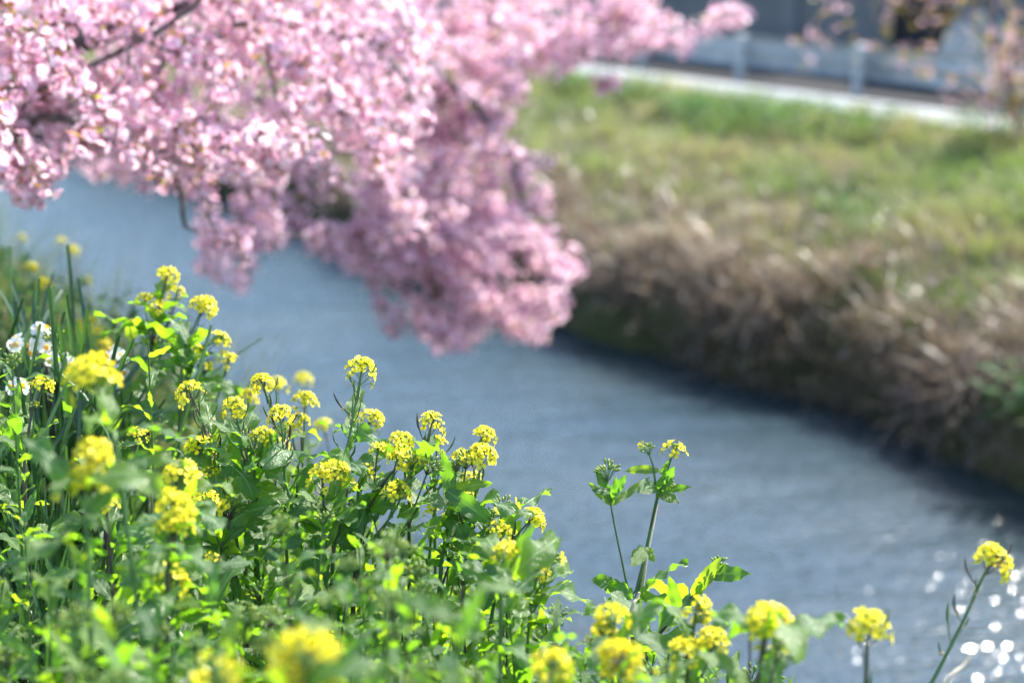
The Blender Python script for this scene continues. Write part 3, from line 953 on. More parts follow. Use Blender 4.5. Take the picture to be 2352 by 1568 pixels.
# the tall plant that stands alone over the water, and its nodding neighbour
rape_plant([st([(1550, 1030), (1532, 1072), (1512, 1130), (1490, 1235), (1465, 1360), (1455, 1440)], 2.76, n=14, size=1.05, droop=.018, r=.0052),
            st([(1488, 1035), (1500, 1070)], 2.76, kind='bud', size=.8, open=1, leaf=False),
            st([(1393, 1088), (1403, 1160), (1425, 1270), (1452, 1370)], 2.74, kind='bud', size=1.15, open=0, leaf=False),
            st([(1532, 1108), (1516, 1128)], 2.74, kind='bud', size=.75, open=0, leaf=False)],
           'tall two-stemmed rapeseed plant standing alone against the water with sparse yellow flowers', 'rapeseed plants', 5, bare=.72,
           manual=[((1512, 1125), (1583, 1116), 2.76, 2.72, 1.3, 0, 'u'), ((1508, 1122), (1495, 1098), 2.76, 2.7, 2.2, 2, 'u'),
                   ((1515, 1080), (1432, 1075), 2.76, 2.78, 1.1, 4, 'u'), ((1510, 1128), (1540, 1088), 2.75, 2.7, 1.5, 1, 'fu'), ((1510, 1130), (1548, 1138), 2.75, 2.7, 1.8, 1, 'u'),
                   ((1518, 1090), (1535, 1060), 2.76, 2.74, 1.4, 0, 'fu'), ((1404, 1155), (1375, 1085), 2.74, 2.72, 1.2, 1, 'fu'), ((1404, 1140), (1432, 1100), 2.73, 2.7, 1.5, 1, 'fu'),
                   ((1402, 1130), (1372, 1120), 2.73, 2.7, 1.6, 1, 'u'), ((1404, 1160), (1490, 1095), 2.74, 2.76, .8, 0, 'u'),
                   ((1404, 1158), (1358, 1110), 2.74, 2.7, 1.1, 0, 'u'), ((1404, 1160), (1415, 1095), 2.74, 2.74, 1.2, 0, 'fu'),
                   ((1482, 1258), (1462, 1285), 2.75, 2.7, 2.2, 1, 'fu'), ((1484, 1255), (1500, 1282), 2.75, 2.72, 2.0, 1, 'fu'),
                   ((1450, 1375), (1365, 1310), 2.72, 2.7, 1.25, 2, 'u'), ((1455, 1380), (1490, 1470), 2.72, 2.6, 1.1, 1, 'u')])
rape_plant([st([(1648, 1300), (1632, 1322), (1585, 1375), (1520, 1450), (1480, 1530)], 2.62, kind='bud', size=1.0, open=0, r=.0045)],
           'leaning rapeseed plant with a leafy unopened bud tip above the water', 'rapeseed plants', 4, bare=.6,
           manual=[((1588, 1368), (1652, 1288), 2.62, 2.58, 1.15, 4, 'fu'), ((1632, 1320), (1702, 1306), 2.62, 2.56, 1.7, 1, 'u'),
                   ((1600, 1360), (1612, 1340), 2.6, 2.58, 2.0, 0, 'fu'), ((1560, 1400), (1540, 1330), 2.6, 2.55, 1.3, 0, 'fu')])
# nearer plants along the lower edge of the bank
rape_plant([st([(1405, 1428), (1395, 1500)], 2.1, n=26, droop=.015), st((1385, 1455), 2.1, n=12, size=.8)], 'low rapeseed plant with a pair of heads at the foot of the two-stemmed plant', 'rapeseed plants', 10)
rape_plant([st([(1612, 1402), (1590, 1470)], 2.2, n=20, size=.9), st((1640, 1465), 2.15, n=22, size=.95), st((1580, 1490), 2.15, n=22)], 'low rapeseed plant with three full heads under the leaning bud-tipped plant', 'rapeseed plants', 10)
rape_plant([st([(1765, 1415), (1757, 1480), (1740, 1568)], 2.0, n=30, size=1.12, droop=.008), st((1722, 1445), 2.0, n=2, size=.6, leaf=False),
            st((1750, 1490), 2.0, n=3, size=.6), st((1790, 1475), 2.0, n=3, size=.7), st((1800, 1520), 2.05, kind='bud', size=1.2)],
           'rapeseed plant with full yellow head and loose lower florets above a green bud tuft', 'rapeseed plants', 9, bare=.45)
rape_plant([st([(2000, 1428), (1993, 1480), (1988, 1600)], 2.02, n=24, size=1.05, droop=.016, pods=4, r=.004)],
           'lone rapeseed plant with straight green stem and flat-topped yellow head over the open water', 'rapeseed plants', 3, bare=.75)
rape_plant([st([(2287, 1278), (2262, 1315), (2215, 1420), (2140, 1568), (2055, 1740)], 2.22, n=34, size=1.08, droop=.01, pods=8, podlen=.16, r=.0045)],
           'lone rapeseed plant leaning out over water on long dark stem with round head', 'rapeseed plants', 2, bare=.8)
rape_plant([st([(1430, 1520), (1420, 1600)], 1.9, n=24, droop=.01), st((1405, 1500), 1.92, n=20, size=.85)], L_BRANCH, G_BRANCH, 8)
rape_plant([st([(1270, 1532), (1265, 1620)], 1.85, n=26, droop=.01)], L_SLIM, G_SLIM, 8)
rape_plant([st([(1530, 1535), (1530, 1620)], 1.95, n=3, size=.7)], L_SLIM, G_SLIM, 8)
rape_plant([st([(705, 1522), (700, 1640)], 1.5, n=30, size=1.25, droop=.01)], 'rapeseed plant with a very large full yellow head low in the leafy foreground', 'rapeseed plants', 8)
rape_plant([st([(500, 1562), (500, 1640)], 1.65, n=24, size=1.0)], L_SLIM, G_SLIM, 8)
# left of the patch
rape_plant([st([(200, 852), (235, 920), (262, 1010), (280, 1120)], 1.98, n=38, size=1.3, droop=.02)],
           'rapeseed plant with the largest rounded yellow head, beside the white narcissus', 'rapeseed plants', 5, bare=.6)
rape_plant([st([(102, 880), (75, 945), (62, 1030), (58, 1150)], 2.62, n=20, size=.8, r=.004), st((70, 885), 2.62, n=7, size=.6), st((78, 935), 2.6, kind='bud', size=.6)],
           'thin dark-stemmed rapeseed plant with one small yellow head near the narcissus leaves', 'rapeseed plants', 5, bare=.5)
rape_plant([st([(215, 1030), (205, 1120), (200, 1250)], 1.9, n=26, size=1.0, droop=.03), st((200, 1085), 1.9, n=20, size=.9, droop=.02), st((140, 1125), 1.95, n=4, size=.7)],
           'rapeseed plant with two heads one above the other under the largest round head', 'rapeseed plants', 8)
rape_plant([st([(418, 1082), (420, 1150), (410, 1260)], 2.28, n=28, size=1.0, droop=.012)], L_SLIM, G_SLIM, 8)
rape_plant([st([(400, 1150), (395, 1230), (385, 1340)], 2.1, n=28, size=1.05, droop=.03), st((405, 1195), 2.1, n=16, size=.85)], L_BRANCH, G_BRANCH, 8)
rape_plant([st([(395, 1318), (385, 1390), (375, 1480)], 2.15, n=18, size=1.0, droop=.03), st((348, 1112), 2.4, n=6, size=.6)], L_BRANCH, G_BRANCH, 10)
rape_plant([st([(245, 1152), (250, 1240)], 2.3, n=12, size=.8, droop=.02)], L_SLIM, G_SLIM, 10)
rape_plant([st([(322, 998), (300, 1050), (262, 1115), (245, 1180)], 2.64, n=12, size=.85, r=.004), st((280, 1030), 2.64, kind='bud', size=.7, open=0)],
           'rapeseed plant with sparse half-open florets and a small grey-green bud cluster on slanting stem', 'rapeseed plants', 8)
rape_plant([st([(530, 1175), (520, 1230), (490, 1340)], 2.56, kind='bud', size=1.2, open=3, r=.005), st((405, 1250), 2.6, n=6, size=.7)], 'dark-stemmed rapeseed plant with a big half-open green bud cluster deep in the leaves', 'rapeseed plants', 10)
rape_plant([st([(490, 1282), (480, 1350)], 2.35, n=8, size=.7)], L_SLIM, G_SLIM, 9)
# further along the bank, rising over the water on the left
rape_plant([st([(385, 628), (372, 680), (362, 745), (345, 850)], 3.15, n=22, size=1.05, r=.0045), st((332, 682), 3.15, n=14, size=.85), st((408, 668), 3.15, n=12, size=.85),
            st((365, 702), 3.12, n=16, size=.85), st((395, 690), 3.15, n=6, size=.7), st((297, 740), 3.2, n=4, size=.6), st((372, 778), 3.1, n=6, size=.6)],
           'tall branching rapeseed plant with five small yellow heads rising over the water', 'rapeseed plants', 12, bare=.22, leaf_len=(.07, .11))
rape_plant([st([(470, 698), (448, 745), (428, 815), (415, 900)], 3.05, n=32, size=1.05, r=.0042)],
           'rapeseed plant with a compact yellow head on a bare grey stem before the water', 'rapeseed plants', 8, bare=.45)
rape_plant([st([(510, 778), (470, 800), (440, 850), (420, 930)], 3.1, n=16, size=.9), st((526, 820), 3.1, n=16, size=.9, droop=.02), st((446, 800), 3.08, n=10, size=.75),
            st((470, 850), 3.1, kind='bud')],
           'spreading rapeseed plant with three small yellow heads on thin side stems by the water', 'rapeseed plants', 12, bare=.3, leaf_len=(.08, .12))
L_FAR = 'rapeseed plant with small yellow heads in the shaded growth along the near bank upstream'
G_FAR = 'rapeseed plants upstream on the near bank'
for (x, y, d, n) in [(70, 614, 4.6, 20), (102, 650, 4.2, 22), (168, 572, 5.2, 18), (205, 738, 4.0, 20), (225, 760, 4.1, 18), (190, 745, 4.0, 16), (198, 640, 5.0, 8), (140, 552, 5.5, 10),
                     (50, 545, 5.4, 8), (570, 905, 3.25, 18), (636, 880, 3.5, 20), (696, 866, 4.2, 16), (742, 972, 3.7, 14), (240, 790, 4.2, 14)]:
    rape_plant([st((x, y), d, n=n, size=1.0 if n > 10 else .8)], L_FAR, G_FAR, 9, bare=.25)

# ------------------------------------------------------------------ leafy plants without open heads: the green mass of the bank
SIL = np.array([(-200, 640), (0, 720), (150, 775), (280, 800), (330, 740), (400, 800), (480, 900), (560, 970), (650, 1050), (760, 1130), (850, 1150), (950, 1180), (1100, 1230),
                (1200, 1260), (1300, 1275), (1360, 1310), (1420, 1400), (1560, 1450), (1700, 1510), (1830, 1570), (2400, 1900)], float)
L_LEAFY = 'leafy green rapeseed plant without open flowers in the dense growth of near bank'
G_LEAFY = 'leafy rapeseed plants of the green mass'
made = 0; tries = 0
while made < 185 and tries < 20000:
    tries += 1
    d = 1.45 + 2.5 * rng.uniform() ** 1.25
    px = rng.uniform(-120, 1800)
    sil = np.interp(px, SIL[:, 0], SIL[:, 1])
    top = sil + 12 + rng.uniform() ** 1.3 * (1560 - sil) * 1.0
    if d < 2.3 and top < 1120 + (2.3 - d) * 300: continue
    wpt = at(px, top, d)
    Pp = wpt[:2] @ NV
    gz = ground_at(wpt[0], wpt[1])
    h = wpt[2] - gz
    if h < .18 or h > .95 or Pp > 2.0 or Pp < -.5: continue
    if px > 1000 and d < 2.25 and top < sil + 40 + (px - 1000) * .12: continue
    if any(d < hd_ + .1 and abs(px - hx) < 150 / d and top - 70 < hy < top + 190 for hx, hy, hd_ in HEADS): continue
    made += 1
    kind = 'bud' if rng.uniform() < .45 else 'none'
    rape_plant([st((px, top), d, kind=kind, size=rng.uniform(.8, 1.2), open=0, r=rng.uniform(.003, .0055))], L_LEAFY, G_LEAFY, int(rng.integers(14, 21)),
               leaf_len=(.045, .125), bare=.03)

# low tangle of smaller leaves under the plants: nobody could count it
n = 9000
P = rng.uniform(-.9, 2.2, n); S = -.2 + 9.5 * rng.uniform(0, 1, n) ** 1.6
z = zf(P, S) + rng.uniform(0, .30, n) ** 1.0
g = Geo()
which = rng.integers(0, 6, n)
for k in range(6):
    idx = np.where(which == k)[0]
    Ms = []
    for i in idx:
        ph = rng.uniform(0, 6.28)
        Ms.append(frame(ps(P[i], S[i], z[i]), (math.cos(ph), math.sin(ph), rng.uniform(-.1, .9)), (0, 0, 1), rng.uniform(.035, .11)))
    g.join(LEAN_LEAF[k], Ms)
tag(ob('undergrowth', g.mesh('undergrowth', [M_leaf_i])), 'tangled low green leaves filling the ground between the flower stems', 'undergrowth', kind='stuff')


# taller rank growth upstream on the near bank
n = 9000
P = rng.uniform(.2, 2.3, n); S = rng.uniform(4.0, 10.5, n)
z = zf(P, S) + rng.uniform(0, .55, n) * np.clip(1.25 - .75 * np.abs(P - 1.15), .25, 1)
g = Geo()
for k in range(6):
    Ms = []
    for i in range(k, n, 6):
        ph = rng.uniform(0, 6.28)
        Ms.append(frame(ps(P[i], S[i], z[i]), (math.cos(ph), math.sin(ph), rng.uniform(-.1, 2)), (0, 0, 1), rng.uniform(.05, .13)))
    g.join(LEAN_LEAF[k], Ms)
tag(ob('upstream_growth', g.mesh('upstream_growth', [M_fweed])), 'dark rank greenery along the near bank upstream behind the narcissus', 'undergrowth', kind='stuff')
o_ = blades(7000, U(.4, 2.0), U(4.0, 11), (.3, .75), (.006, .014), (.05, .7), .0, (.1, .9), name='upstream_grass', mats=[M_fgrass])
tag(o_, 'long olive grass standing along the near bank upstream', 'grass', kind='stuff')

# ------------------------------------------------------------------ narcissus
def strap_geo(bend, seed):
    rr = np.random.default_rng(seed)
    ny = 10; t = np.linspace(0, 1, ny)
    ang = R(90) - bend * t ** 2
    y = np.concatenate([[0], np.cumsum(np.cos(ang[:-1]))]) / (ny - 1); z = np.concatenate([[0], np.cumsum(np.sin(ang[:-1]))]) / (ny - 1)
    wd = .0095 * (1 - .25 * t) * np.where(t > .9, .55, 1)
    v = []
    for s in (-1, 0, 1):
        tw = .5 * t * rr.uniform(-1, 1)
        v += [(s * wd[k] * math.cos(tw[k]), y[k] + s * wd[k] * math.sin(tw[k]) - (.006 if s else 0), z[k]) for k in range(ny)]
    g = Geo(); g.add(v, grid_quads(3, ny)); return g


STRAP = [strap_geo(b, k).mesh('blade', [M_strap]) for k, b in enumerate((.15, .4, .7, 1.0, 1.5, .3))]
gt = Geo()
for k in range(6):
    petal(gt, k * math.pi / 3, R(12 if k % 2 else 4), .016, .0125, 0)
TEPAL_ME = gt.mesh('tepals', [M_white])
gcup = Geo()
th = np.arange(9) * 2 * math.pi / 8
gcup.add([(r * math.cos(a), r * math.sin(a), zz) for r, zz in ((.002, .001), (.0042, .003), (.0052, .007)) for a in th[:8]],
         [(i * 8 + j, i * 8 + (j + 1) % 8, (i + 1) * 8 + (j + 1) % 8, (i + 1) * 8 + j) for i in range(2) for j in range(8)])
CUP_ME = gcup.mesh('cup', [M_cup])


def narcissus(px, py, d, label, group, n_leaf=16, h=.42, flowers=()):
    p = at(px, py, d)
    base = np.array([p[0], p[1], ground_at(p[0], p[1]) - .02])
    pl = root('narcissus_clump', base, label, 'flower', group)
    for k in range(n_leaf):
        a = rng.uniform(0, 6.28)
        M = zframe(np.array([*(rng.normal(0, .05, 2)), 0]), (rng.normal(.05, .16), rng.normal(0, .16), 1), a, h * rng.uniform(.7, 1.15))
        ob('leaf', STRAP[int(rng.integers(0, 6))], pl, M)
    for (fx, fy, nfl) in flowers:
        c = at(fx, fy, d) - base
        g = Geo(); cv = spline([np.zeros(3), c * .6 + np.array([0, 0, .03]), c], 8); tube(g, cv, .0028, 6)
        ob('flower_stalk', g.mesh('flower_stalk', [M_stem]), pl)
        for k in range(nfl):
            dv = norm(np.array([rng.normal(0, .7), -.6 + rng.normal(0, .5), rng.normal(.2, .4)]))
            fo = ob('flower', TEPAL_ME, pl, zframe(c + dv * .018 + rng.normal(0, .007, 3), dv, rng.uniform(0, 6), rng.uniform(.95, 1.2)))
            ob('cup', CUP_ME, fo)
    return pl


narcissus(40, 760, 2.95, 'narcissus clump with pale spent flowers among long strap leaves', 'narcissus clumps', 34, .74, [(42, 788, 4)])
narcissus(110, 790, 3.0, 'narcissus clump with a tight bunch of white flowers and strap leaves', 'narcissus clumps', 34, .74, [(92, 800, 4), (130, 825, 6), (100, 775, 3)])
narcissus(20, 890, 2.75, 'narcissus clump with one orange-cupped white flower low among its blades', 'narcissus clumps', 18, .7, [(48, 895, 3)])
narcissus(275, 850, 3.05, 'narcissus clump with white flowers half hidden behind rapeseed leaves', 'narcissus clumps', 12, .36, [(272, 820, 5), (276, 862, 5)])
for (x, y, d) in [(-60, 760, 3.0), (10, 740, 3.25), (75, 745, 3.3), (150, 790, 3.2), (-10, 800, 2.8), (165, 815, 3.3), (60, 860, 2.6), (-40, 950, 2.4), (30, 1040, 2.3), (90, 960, 2.5)]:
    narcissus(x, y, d, 'narcissus clump of long upright blue-green strap leaves without flowers', 'leafy narcissus clumps', 30, .46 if x > 130 else .76 if d > 2.7 else .5)

# ------------------------------------------------------------------ straw stalks
for (a, b, d, lab) in [((2228, 1508), (2140, 1680), 2.1, 'pale broken straw stalk beside the leaning lone rapeseed stem'),
                       ((1468, 1360), (1440, 1470), 2.55, 'pale snapped reed stub at the foot of the two-stemmed rapeseed plant'),
                       ((1508, 1158), (1470, 1390), 2.79, 'thin whitish dry stalk running up beside the two-stemmed rapeseed plant')]:
    p0, p1 = at(*a, d), at(*b, d)
    base = np.array([p1[0] - .03, p1[1], ground_at(p1[0] - .03, p1[1]) - .02])
    g = Geo(); cv = spline([base, p1, p0], 12); tube(g, cv - base, np.linspace(.0045, .003, 12), 7)
    o_ = ob('straw_stalk', g.mesh('straw_stalk', [M_straw])); o_.location = base
    tag(o_, lab, 'stalk', 'straw stalks')


# ------------------------------------------------------------------ cherry tree
def blossom(g, M, rr, pet=0, cal=1):
    b = Geo()
    cup = rr.uniform(15, 50)
    for k in range(5):
        petal(b, k * 2 * math.pi / 5 + rr.normal(0, .08), R(cup + rr.normal(0, 6)), .0172, .0165, pet, .002, notch=.12)
    ellipsoid(b, np.array([0, 0, -.003]), np.array([0, 0, 1.0]), .0028, .006, cal, 5)
    g.join(b, [M])


def cluster_geo(seed, nb=8, nl=2):
    rr = np.random.default_rng(seed)
    g = Geo()
    for k in range(nb):
        ph = k * 2.4 + rr.uniform(-.4, .4); ct = 1 - 1.75 * (k + .5) / nb
        s_ = math.sqrt(max(0, 1 - ct * ct))
        d = norm(np.array([s_ * math.cos(ph), s_ * math.sin(ph), ct - .25]) + rr.normal(0, .2, 3))
        r = rr.uniform(.024, .042)
        tube(g, [np.zeros(3), d * (r - .006)], .0009, 3, 1, False)
        blossom(g, zframe(d * r, d + np.array([0, 0, -.15]), rr.uniform(0, 6), rr.uniform(.85, 1.12)), rr)
    for k in range(3):
        d = norm(rr.normal(0, 1, 3)); c = d * rr.uniform(.02, .045)
        ellipsoid(g, c, d, .0042, .0085, 0 if k else 1, 5)
    for k in range(nl):
        d = norm(rr.normal(0, 1, 3) + np.array([0, 0, .5]))
        v, uv, q, qm, t_, tm = LEAN_LEAF[k % 6].arrays()
        b = Geo(); b.add(v, q, mat=2); g.join(b, [frame(d * .01, d, (0, 0, 1), rr.uniform(.03, .05))])
    return g


CL = [cluster_geo(300 + k, 7 + k % 3, [1, 2, 1, 3, 2, 1][k]) for k in range(6)]
CL_MATS = [M_pink, M_calyx, M_cleaf]
CL_ME = [c.mesh('blossom_cluster', CL_MATS) for c in CL]

# where the blossom hangs: outlines in picture space with a depth range, turned into points in space
def inside(poly, x, y):
    poly = np.asarray(poly, float); n = len(poly); r = np.zeros(len(x), bool); j = n - 1
    for i in range(n):
        xi, yi = poly[i]; xj, yj = poly[j]
        c = ((yi > y) != (yj > y)) & (x < (xj - xi) * (y - yi) / (yj - yi + 1e-9) + xi)
        r ^= c; j = i
    return r


def hang(poly, n, dfun, thick):
    """blossom clusters strung along drooping sprays inside an outline"""
    poly = np.asarray(poly, float)
    lo, hi = poly.min(0), poly.max(0)
    out = []
    while len(out) < n:
        x = rng.uniform(lo[0], hi[0]); y = rng.uniform(lo[1], hi[1])
        if not inside(poly, np.array([x]), np.array([y]))[0]: continue
        p = at(x, y, dfun(x, y) + rng.uniform(-thick, thick))
        dv = norm(np.array([rng.normal(.75, .45), rng.normal(.35, .45), rng.normal(-.35, .45)]))
        for k in range(int(rng.integers(3, 9))):
            q = p + rng.normal(0, .016, 3)
            qx, qy, _ = to_px(q)
            if inside(poly, np.array([qx]), np.array([qy]))[0]: out.append(q)
            p = p + dv * rng.uniform(.045, .075); dv = norm(dv + np.array([0, 0, -.10]) + rng.normal(0, .08, 3))
    return np.array(out[:n])


near_poly = [(-420, -240), (1000, -160), (1010, 100), (960, 330), (900, 420), (760, 430), (700, 330), (600, 420), (570, 560), (540, 620), (430, 600), (400, 520), (400, 430), (310, 400), (250, 330),
             (140, 350), (110, 440), (60, 475), (0, 430), (-420, 420)]
mid_poly = [(-300, -120), (1300, -60), (1250, 120), (1180, 300), (1100, 420), (1020, 560), (900, 540), (840, 640), (760, 580), (690, 600), (620, 560), (590, 660), (530, 675), (440, 620),
            (420, 470), (300, 420), (150, 390), (-300, 390)]
far_poly = [(760, -50), (1490, -60), (1500, 40), (1440, 110), (1330, 135), (1290, 180), (1190, 170), (1180, 260), (1205, 340), (1265, 365), (1210, 410), (1275, 470), (1230, 500), (1300, 560), (1345, 610),
            (1290, 650), (1310, 715), (1270, 790), (1180, 770), (1130, 740), (1090, 800), (1030, 825), (960, 770), (900, 790), (865, 740), (855, 640), (760, 590), (820, 480), (800, 200)]
tip_poly = [(1350, 20), (1480, -40), (1510, 40), (1600, 45), (1690, 12), (1725, 40), (1700, 65), (1640, 75), (1625, 125), (1560, 135), (1520, 100), (1420, 130), (1330, 110)]
tip2_poly = [(1340, 170), (1420, 180), (1410, 205), (1350, 205)]
pts = [hang(near_poly, 820, lambda x, y: 4.1 + 1.0 * x / 1000, .55), hang(mid_poly, 820, lambda x, y: 5.9 + 1.2 * x / 1000, .6),
       hang(far_poly, 1150, lambda x, y: 7.6 + .6 * (x - 1000) / 500, .55), hang(tip_poly, 95, lambda x, y: 8.3 + (x - 1400) / 500, .2), hang(tip2_poly, 7, lambda x, y: 8.4, .08)]
cpts = np.concatenate(pts)

TB = np.array([-3.15, 5.5]); tb = np.array([TB[0], TB[1], ground_at(*TB) - .1])
limb_px = [  # limbs: control points (px, py, depth) after the fork
    [(-60, 60, 4.9), (60, 110, 4.6), (240, 80, 4.5), (430, 10, 4.6), (620, -120, 4.8)],
    [(-30, 330, 4.8), (90, 265, 4.3), (200, 300, 4.2), (300, 345, 4.25), (405, 415, 4.35), (440, 520, 4.4)],
    [(60, -60, 5.6), (420, -20, 5.8), (760, 60, 6.2), (1000, 150, 6.9), (1150, 320, 7.4), (1200, 500, 7.6), (1180, 700, 7.7)],
    [(600, -80, 6.4), (1000, -30, 7.4), (1300, 40, 8.0), (1500, 70, 8.5), (1700, 35, 8.8)],
    [(160, 60, 5.6), (480, 90, 5.5), (700, 60, 5.2), (880, 110, 5.0), (960, 250, 5.0)],
    [(420, 100, 5.9), (620, 250, 6.1), (800, 350, 6.4), (950, 480, 6.9), (1000, 700, 7.4)],
    [(100, 200, 4.6), (85, 210, 4.2), (260, 120, 4.1), (420, 20, 4.1)],
]
fork = at(-160, 40, 5.6)
tree = root('cherry_tree', tb, 'pink blossoming cherry tree with branches drooping from the near bank over the river', 'tree')
g = Geo(); trunk_c = spline([tb * 0, np.array([.12, -.05, .45]), np.array([.1, .05, .9]), fork - tb], 16)
tube(g, trunk_c, np.linspace(.17, .10, 16) * (1 + .06 * np.sin(np.arange(16) * 1.7)), 12)
ob('trunk', g.mesh('trunk', [M_bark]), tree)
nodes = [fork - tb]; parent_i = [-1]; plen = [0.0]
for li, lp in enumerate(limb_px):
    ctl = np.array([at(*p) for p in lp]) - tb
    nd = np.array(nodes)
    j0 = int(np.argmin(np.linalg.norm(nd - ctl[0], axis=1) + .3 * np.array(plen)))
    cv = spline(np.concatenate([[nd[j0]], ctl]), 26)
    r0 = [.055, .020, .036, .020, .026, .020, .013][li]
    g = Geo(); wig = np.cumsum(rng.normal(0, .004, (26, 3)), axis=0); wig[0] = 0
    cv = cv + wig
    tube(g, cv, np.linspace(r0, .007, 26), 8)
    ob('limb', g.mesh('limb', [M_bark if li in (0, 2) else M_twig]), tree)
    last = j0
    for p in cv[1:]:
        nodes.append(p); parent_i.append(last); plen.append(plen[last] + float(np.linalg.norm(p - nodes[last]))); last = len(nodes) - 1
n_limb = len(nodes)
# twigs: join every blossom cluster to the nearest wood, shortest way to the trunk preferred
c_loc = cpts - tb
rem = np.ones(len(c_loc), bool)
best = np.full(len(c_loc), 1e9); bi = np.zeros(len(c_loc), int)
for k in range(n_limb):
    c = np.linalg.norm(c_loc - nodes[k], axis=1) + .12 * plen[k]
    m = c < best; best[m] = c[m]; bi[m] = k
cl_dir = np.zeros_like(c_loc); seg_list = []
for _ in range(len(c_loc)):
    i = int(np.argmin(np.where(rem, best, 1e9))); rem[i] = False
    j = bi[i]; nodes.append(c_loc[i]); parent_i.append(j)
    L = float(np.linalg.norm(c_loc[i] - nodes[j])); plen.append(plen[j] + L)
    seg_list.append((j, len(nodes) - 1)); cl_dir[i] = norm(c_loc[i] - nodes[j])
    c = np.linalg.norm(c_loc - c_loc[i], axis=1) + .12 * plen[-1]
    m = rem & (c < best); best[m] = c[m]; bi[m] = len(nodes) - 1
cnt = np.ones(len(nodes))
for a, b in reversed(seg_list): cnt[a] += cnt[b]
g = Geo()
for a, b in seg_list:
    p, q_ = nodes[a], nodes[b]
    mid = (p + q_) / 2 + rng.normal(0, .012, 3)
    r = .0016 + .0011 * math.sqrt(cnt[b])
    r = min(r, .010)
    tube(g, [p, mid, q_], [r * 1.1, r, r * .9], 5, 0, False)
tw = ob('twigs', g.mesh('twigs', [M_twig]), tree); tw['kind'] = 'stuff'
px_, py_, dd_ = to_px(cpts)
vis = (px_ > 0) & (px_ < 2352) & (py_ > 0) & (py_ < 900)
order = np.argsort(np.where(vis, dd_ + rng.uniform(0, .8, len(dd_)), 99))
single = set(order[:300].tolist())
rest = [[] for _ in range(6)]
for i in range(len(c_loc)):
    k = int(rng.integers(0, 6))
    M = zframe(c_loc[i], cl_dir[i] * .4 + np.array([0, 0, -.5]) + rng.normal(0, .5, 3), rng.uniform(0, 6.28), rng.uniform(.85, 1.2) * (1.15 if dd_[i] > 6.8 else 1.0))
    if i in single: ob('blossom_cluster', CL_ME[k], tree, M)
    else: rest[k].append(M)
g = Geo()
for k in range(6): g.join(CL[k], rest[k])
o_ = ob('blossom_mass', g.mesh('blossom_mass', CL_MATS), tree); o_['kind'] = 'stuff'

# ------------------------------------------------------------------ young tree on the far bank
yb = ps(11.55, 8.75); yb[2] = ground_at(yb[0], yb[1]) - .05
yt = root('young_cherry_tree', yb, 'thin young cherry tree with sparse pale blossom and yellow leaves beside the far guardrail', 'tree')
dY = 13.4
c0 = np.array([yb, at(2345, 330, dY), at(2318, 200, dY), at(2285, 100, dY), at(2265, -60, dY - .1), at(2240, -260, dY - .2)])
g = Geo(); trunk = spline(c0 - yb, 20); tube(g, trunk, np.linspace(.055, .018, 20), 8); ob('trunk', g.mesh('trunk', [M_bark]), yt)
yn = list(trunk)
for lp in [[(2330, 260, dY), (2210, 190, dY), (2100, 140, dY - .2), (1980, 90, dY - .4)], [(2318, 200, dY), (2330, 100, dY - .3), (2350, -20, dY - .5)],
           [(2285, 100, dY), (2180, 20, dY - .3), (2020, -30, dY - .5)], [(2270, -40, dY), (2100, -60, dY - .2), (1900, 40, dY - .4), (1850, 110, dY - .4)],
           [(2300, 140, dY), (2380, 60, dY), (2440, -20, dY)], [(2340, 300, dY), (2300, 230, dY - .2), (2250, 205, dY - .3)]]:
    cv = spline(np.array([at(*p) for p in lp]) - yb, 16); yn += list(cv)
    g = Geo(); tube(g, cv, np.linspace(.017, .006, 16), 6); ob('branch', g.mesh('branch', [M_bark]), yt)
yn = np.array(yn)
YB = cluster_geo(900, 3, 3).mesh('blossom_cluster', CL_MATS)
YL = cluster_geo(903, 1, 5).mesh('leaf_tuft', CL_MATS)
yell = leaf_geo(.26, .8, .3, .1, 0, .6, .1, nx=3, ny=6, seed=5)
yy = Geo(); [yy.join(yell, [frame((0, 0, 0), norm(rng.normal(0, 1, 3)), (0, 0, 1), rng.uniform(.05, .08))]) for _ in range(5)]
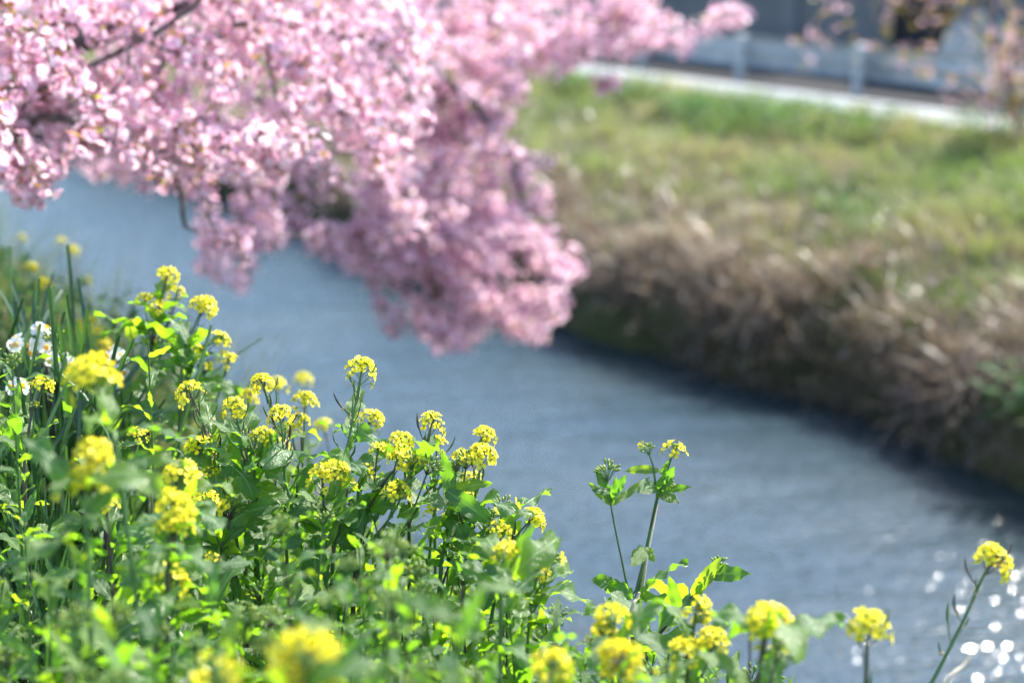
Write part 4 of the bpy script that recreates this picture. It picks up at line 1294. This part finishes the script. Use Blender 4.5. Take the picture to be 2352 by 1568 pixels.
YY = yy.mesh('leaf_tuft', [M_cleaf])
for k in range(420):
    p = yn[int(rng.integers(3, len(yn)))] + rng.normal(0, .12, 3)
    r_ = rng.uniform()
    M = zframe(p, rng.normal(0, 1, 3), 0, rng.uniform(.7, 1.1))
    if r_ < .38: ob('blossom_cluster', YB, yt, M)
    else: ob('leaf_tuft', YY if r_ < .75 else YL, yt, M)['kind'] = 'stuff'


# ------------------------------------------------------------------ leafy weeds on the far bank
def weed(P, S, r, n, label):
    b = ps(P, S); b[2] = float(zf(np.array([P]), np.array([S]))[0]) - .02
    Ms = []
    for k in range(n):
        ph = rng.uniform(0, 6.28); rr_ = r * math.sqrt(rng.uniform()); hh = rng.uniform(0, r * .9)
        Ms.append(frame((rr_ * math.cos(ph), rr_ * math.sin(ph), hh), (math.cos(ph), math.sin(ph), rng.uniform(.1, 1.2)), (0, 0, 1), rng.uniform(.08, .17)))
    o = root('weed_plant', b, label, 'weed', 'weeds on the far bank')
    g = Geo()
    for k in range(6): g.join(LEAN_LEAF[k], Ms[k::6])
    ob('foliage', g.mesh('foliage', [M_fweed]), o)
    g = Geo(); tube(g, [(0, 0, -.03), (0, .01, r * .4), (.01, 0, r * .8)], [.008, .006, .003], 6); ob('stem', g.mesh('stem', [M_stem]), o)


weed(7.4, 4.9, .30, 170, 'dark green leafy weed growing out of the brown reeds on far bank')
weed(8.9, 7.9, .20, 80, 'small dark green weed tuft in the pale grass of the far slope')
weed(11.5, 8.5, .34, 140, 'dark weed at the foot of the young tree by the guardrail')
for (pp, s2, rr2) in ((11.35, 13.2, .2), (11.2, 12.2, .24), (11.0, 11.5, .3), (10.85, 10.9, .34), (11.0, 10.3, .3), (11.25, 9.7, .26), (11.3, 14.5, .2), (11.4, 16, .2)):  # dark clumps added to stand in for the shadow strip under the kerb
    weed(pp - .25, s2, rr2 * 1.25, 170, 'low dark weed clump added in place of the shadow on the grass right below the kerb')
weed(9.6, 6.4, .24, 80, 'bright leafy weed on the lit green slope below the young tree')
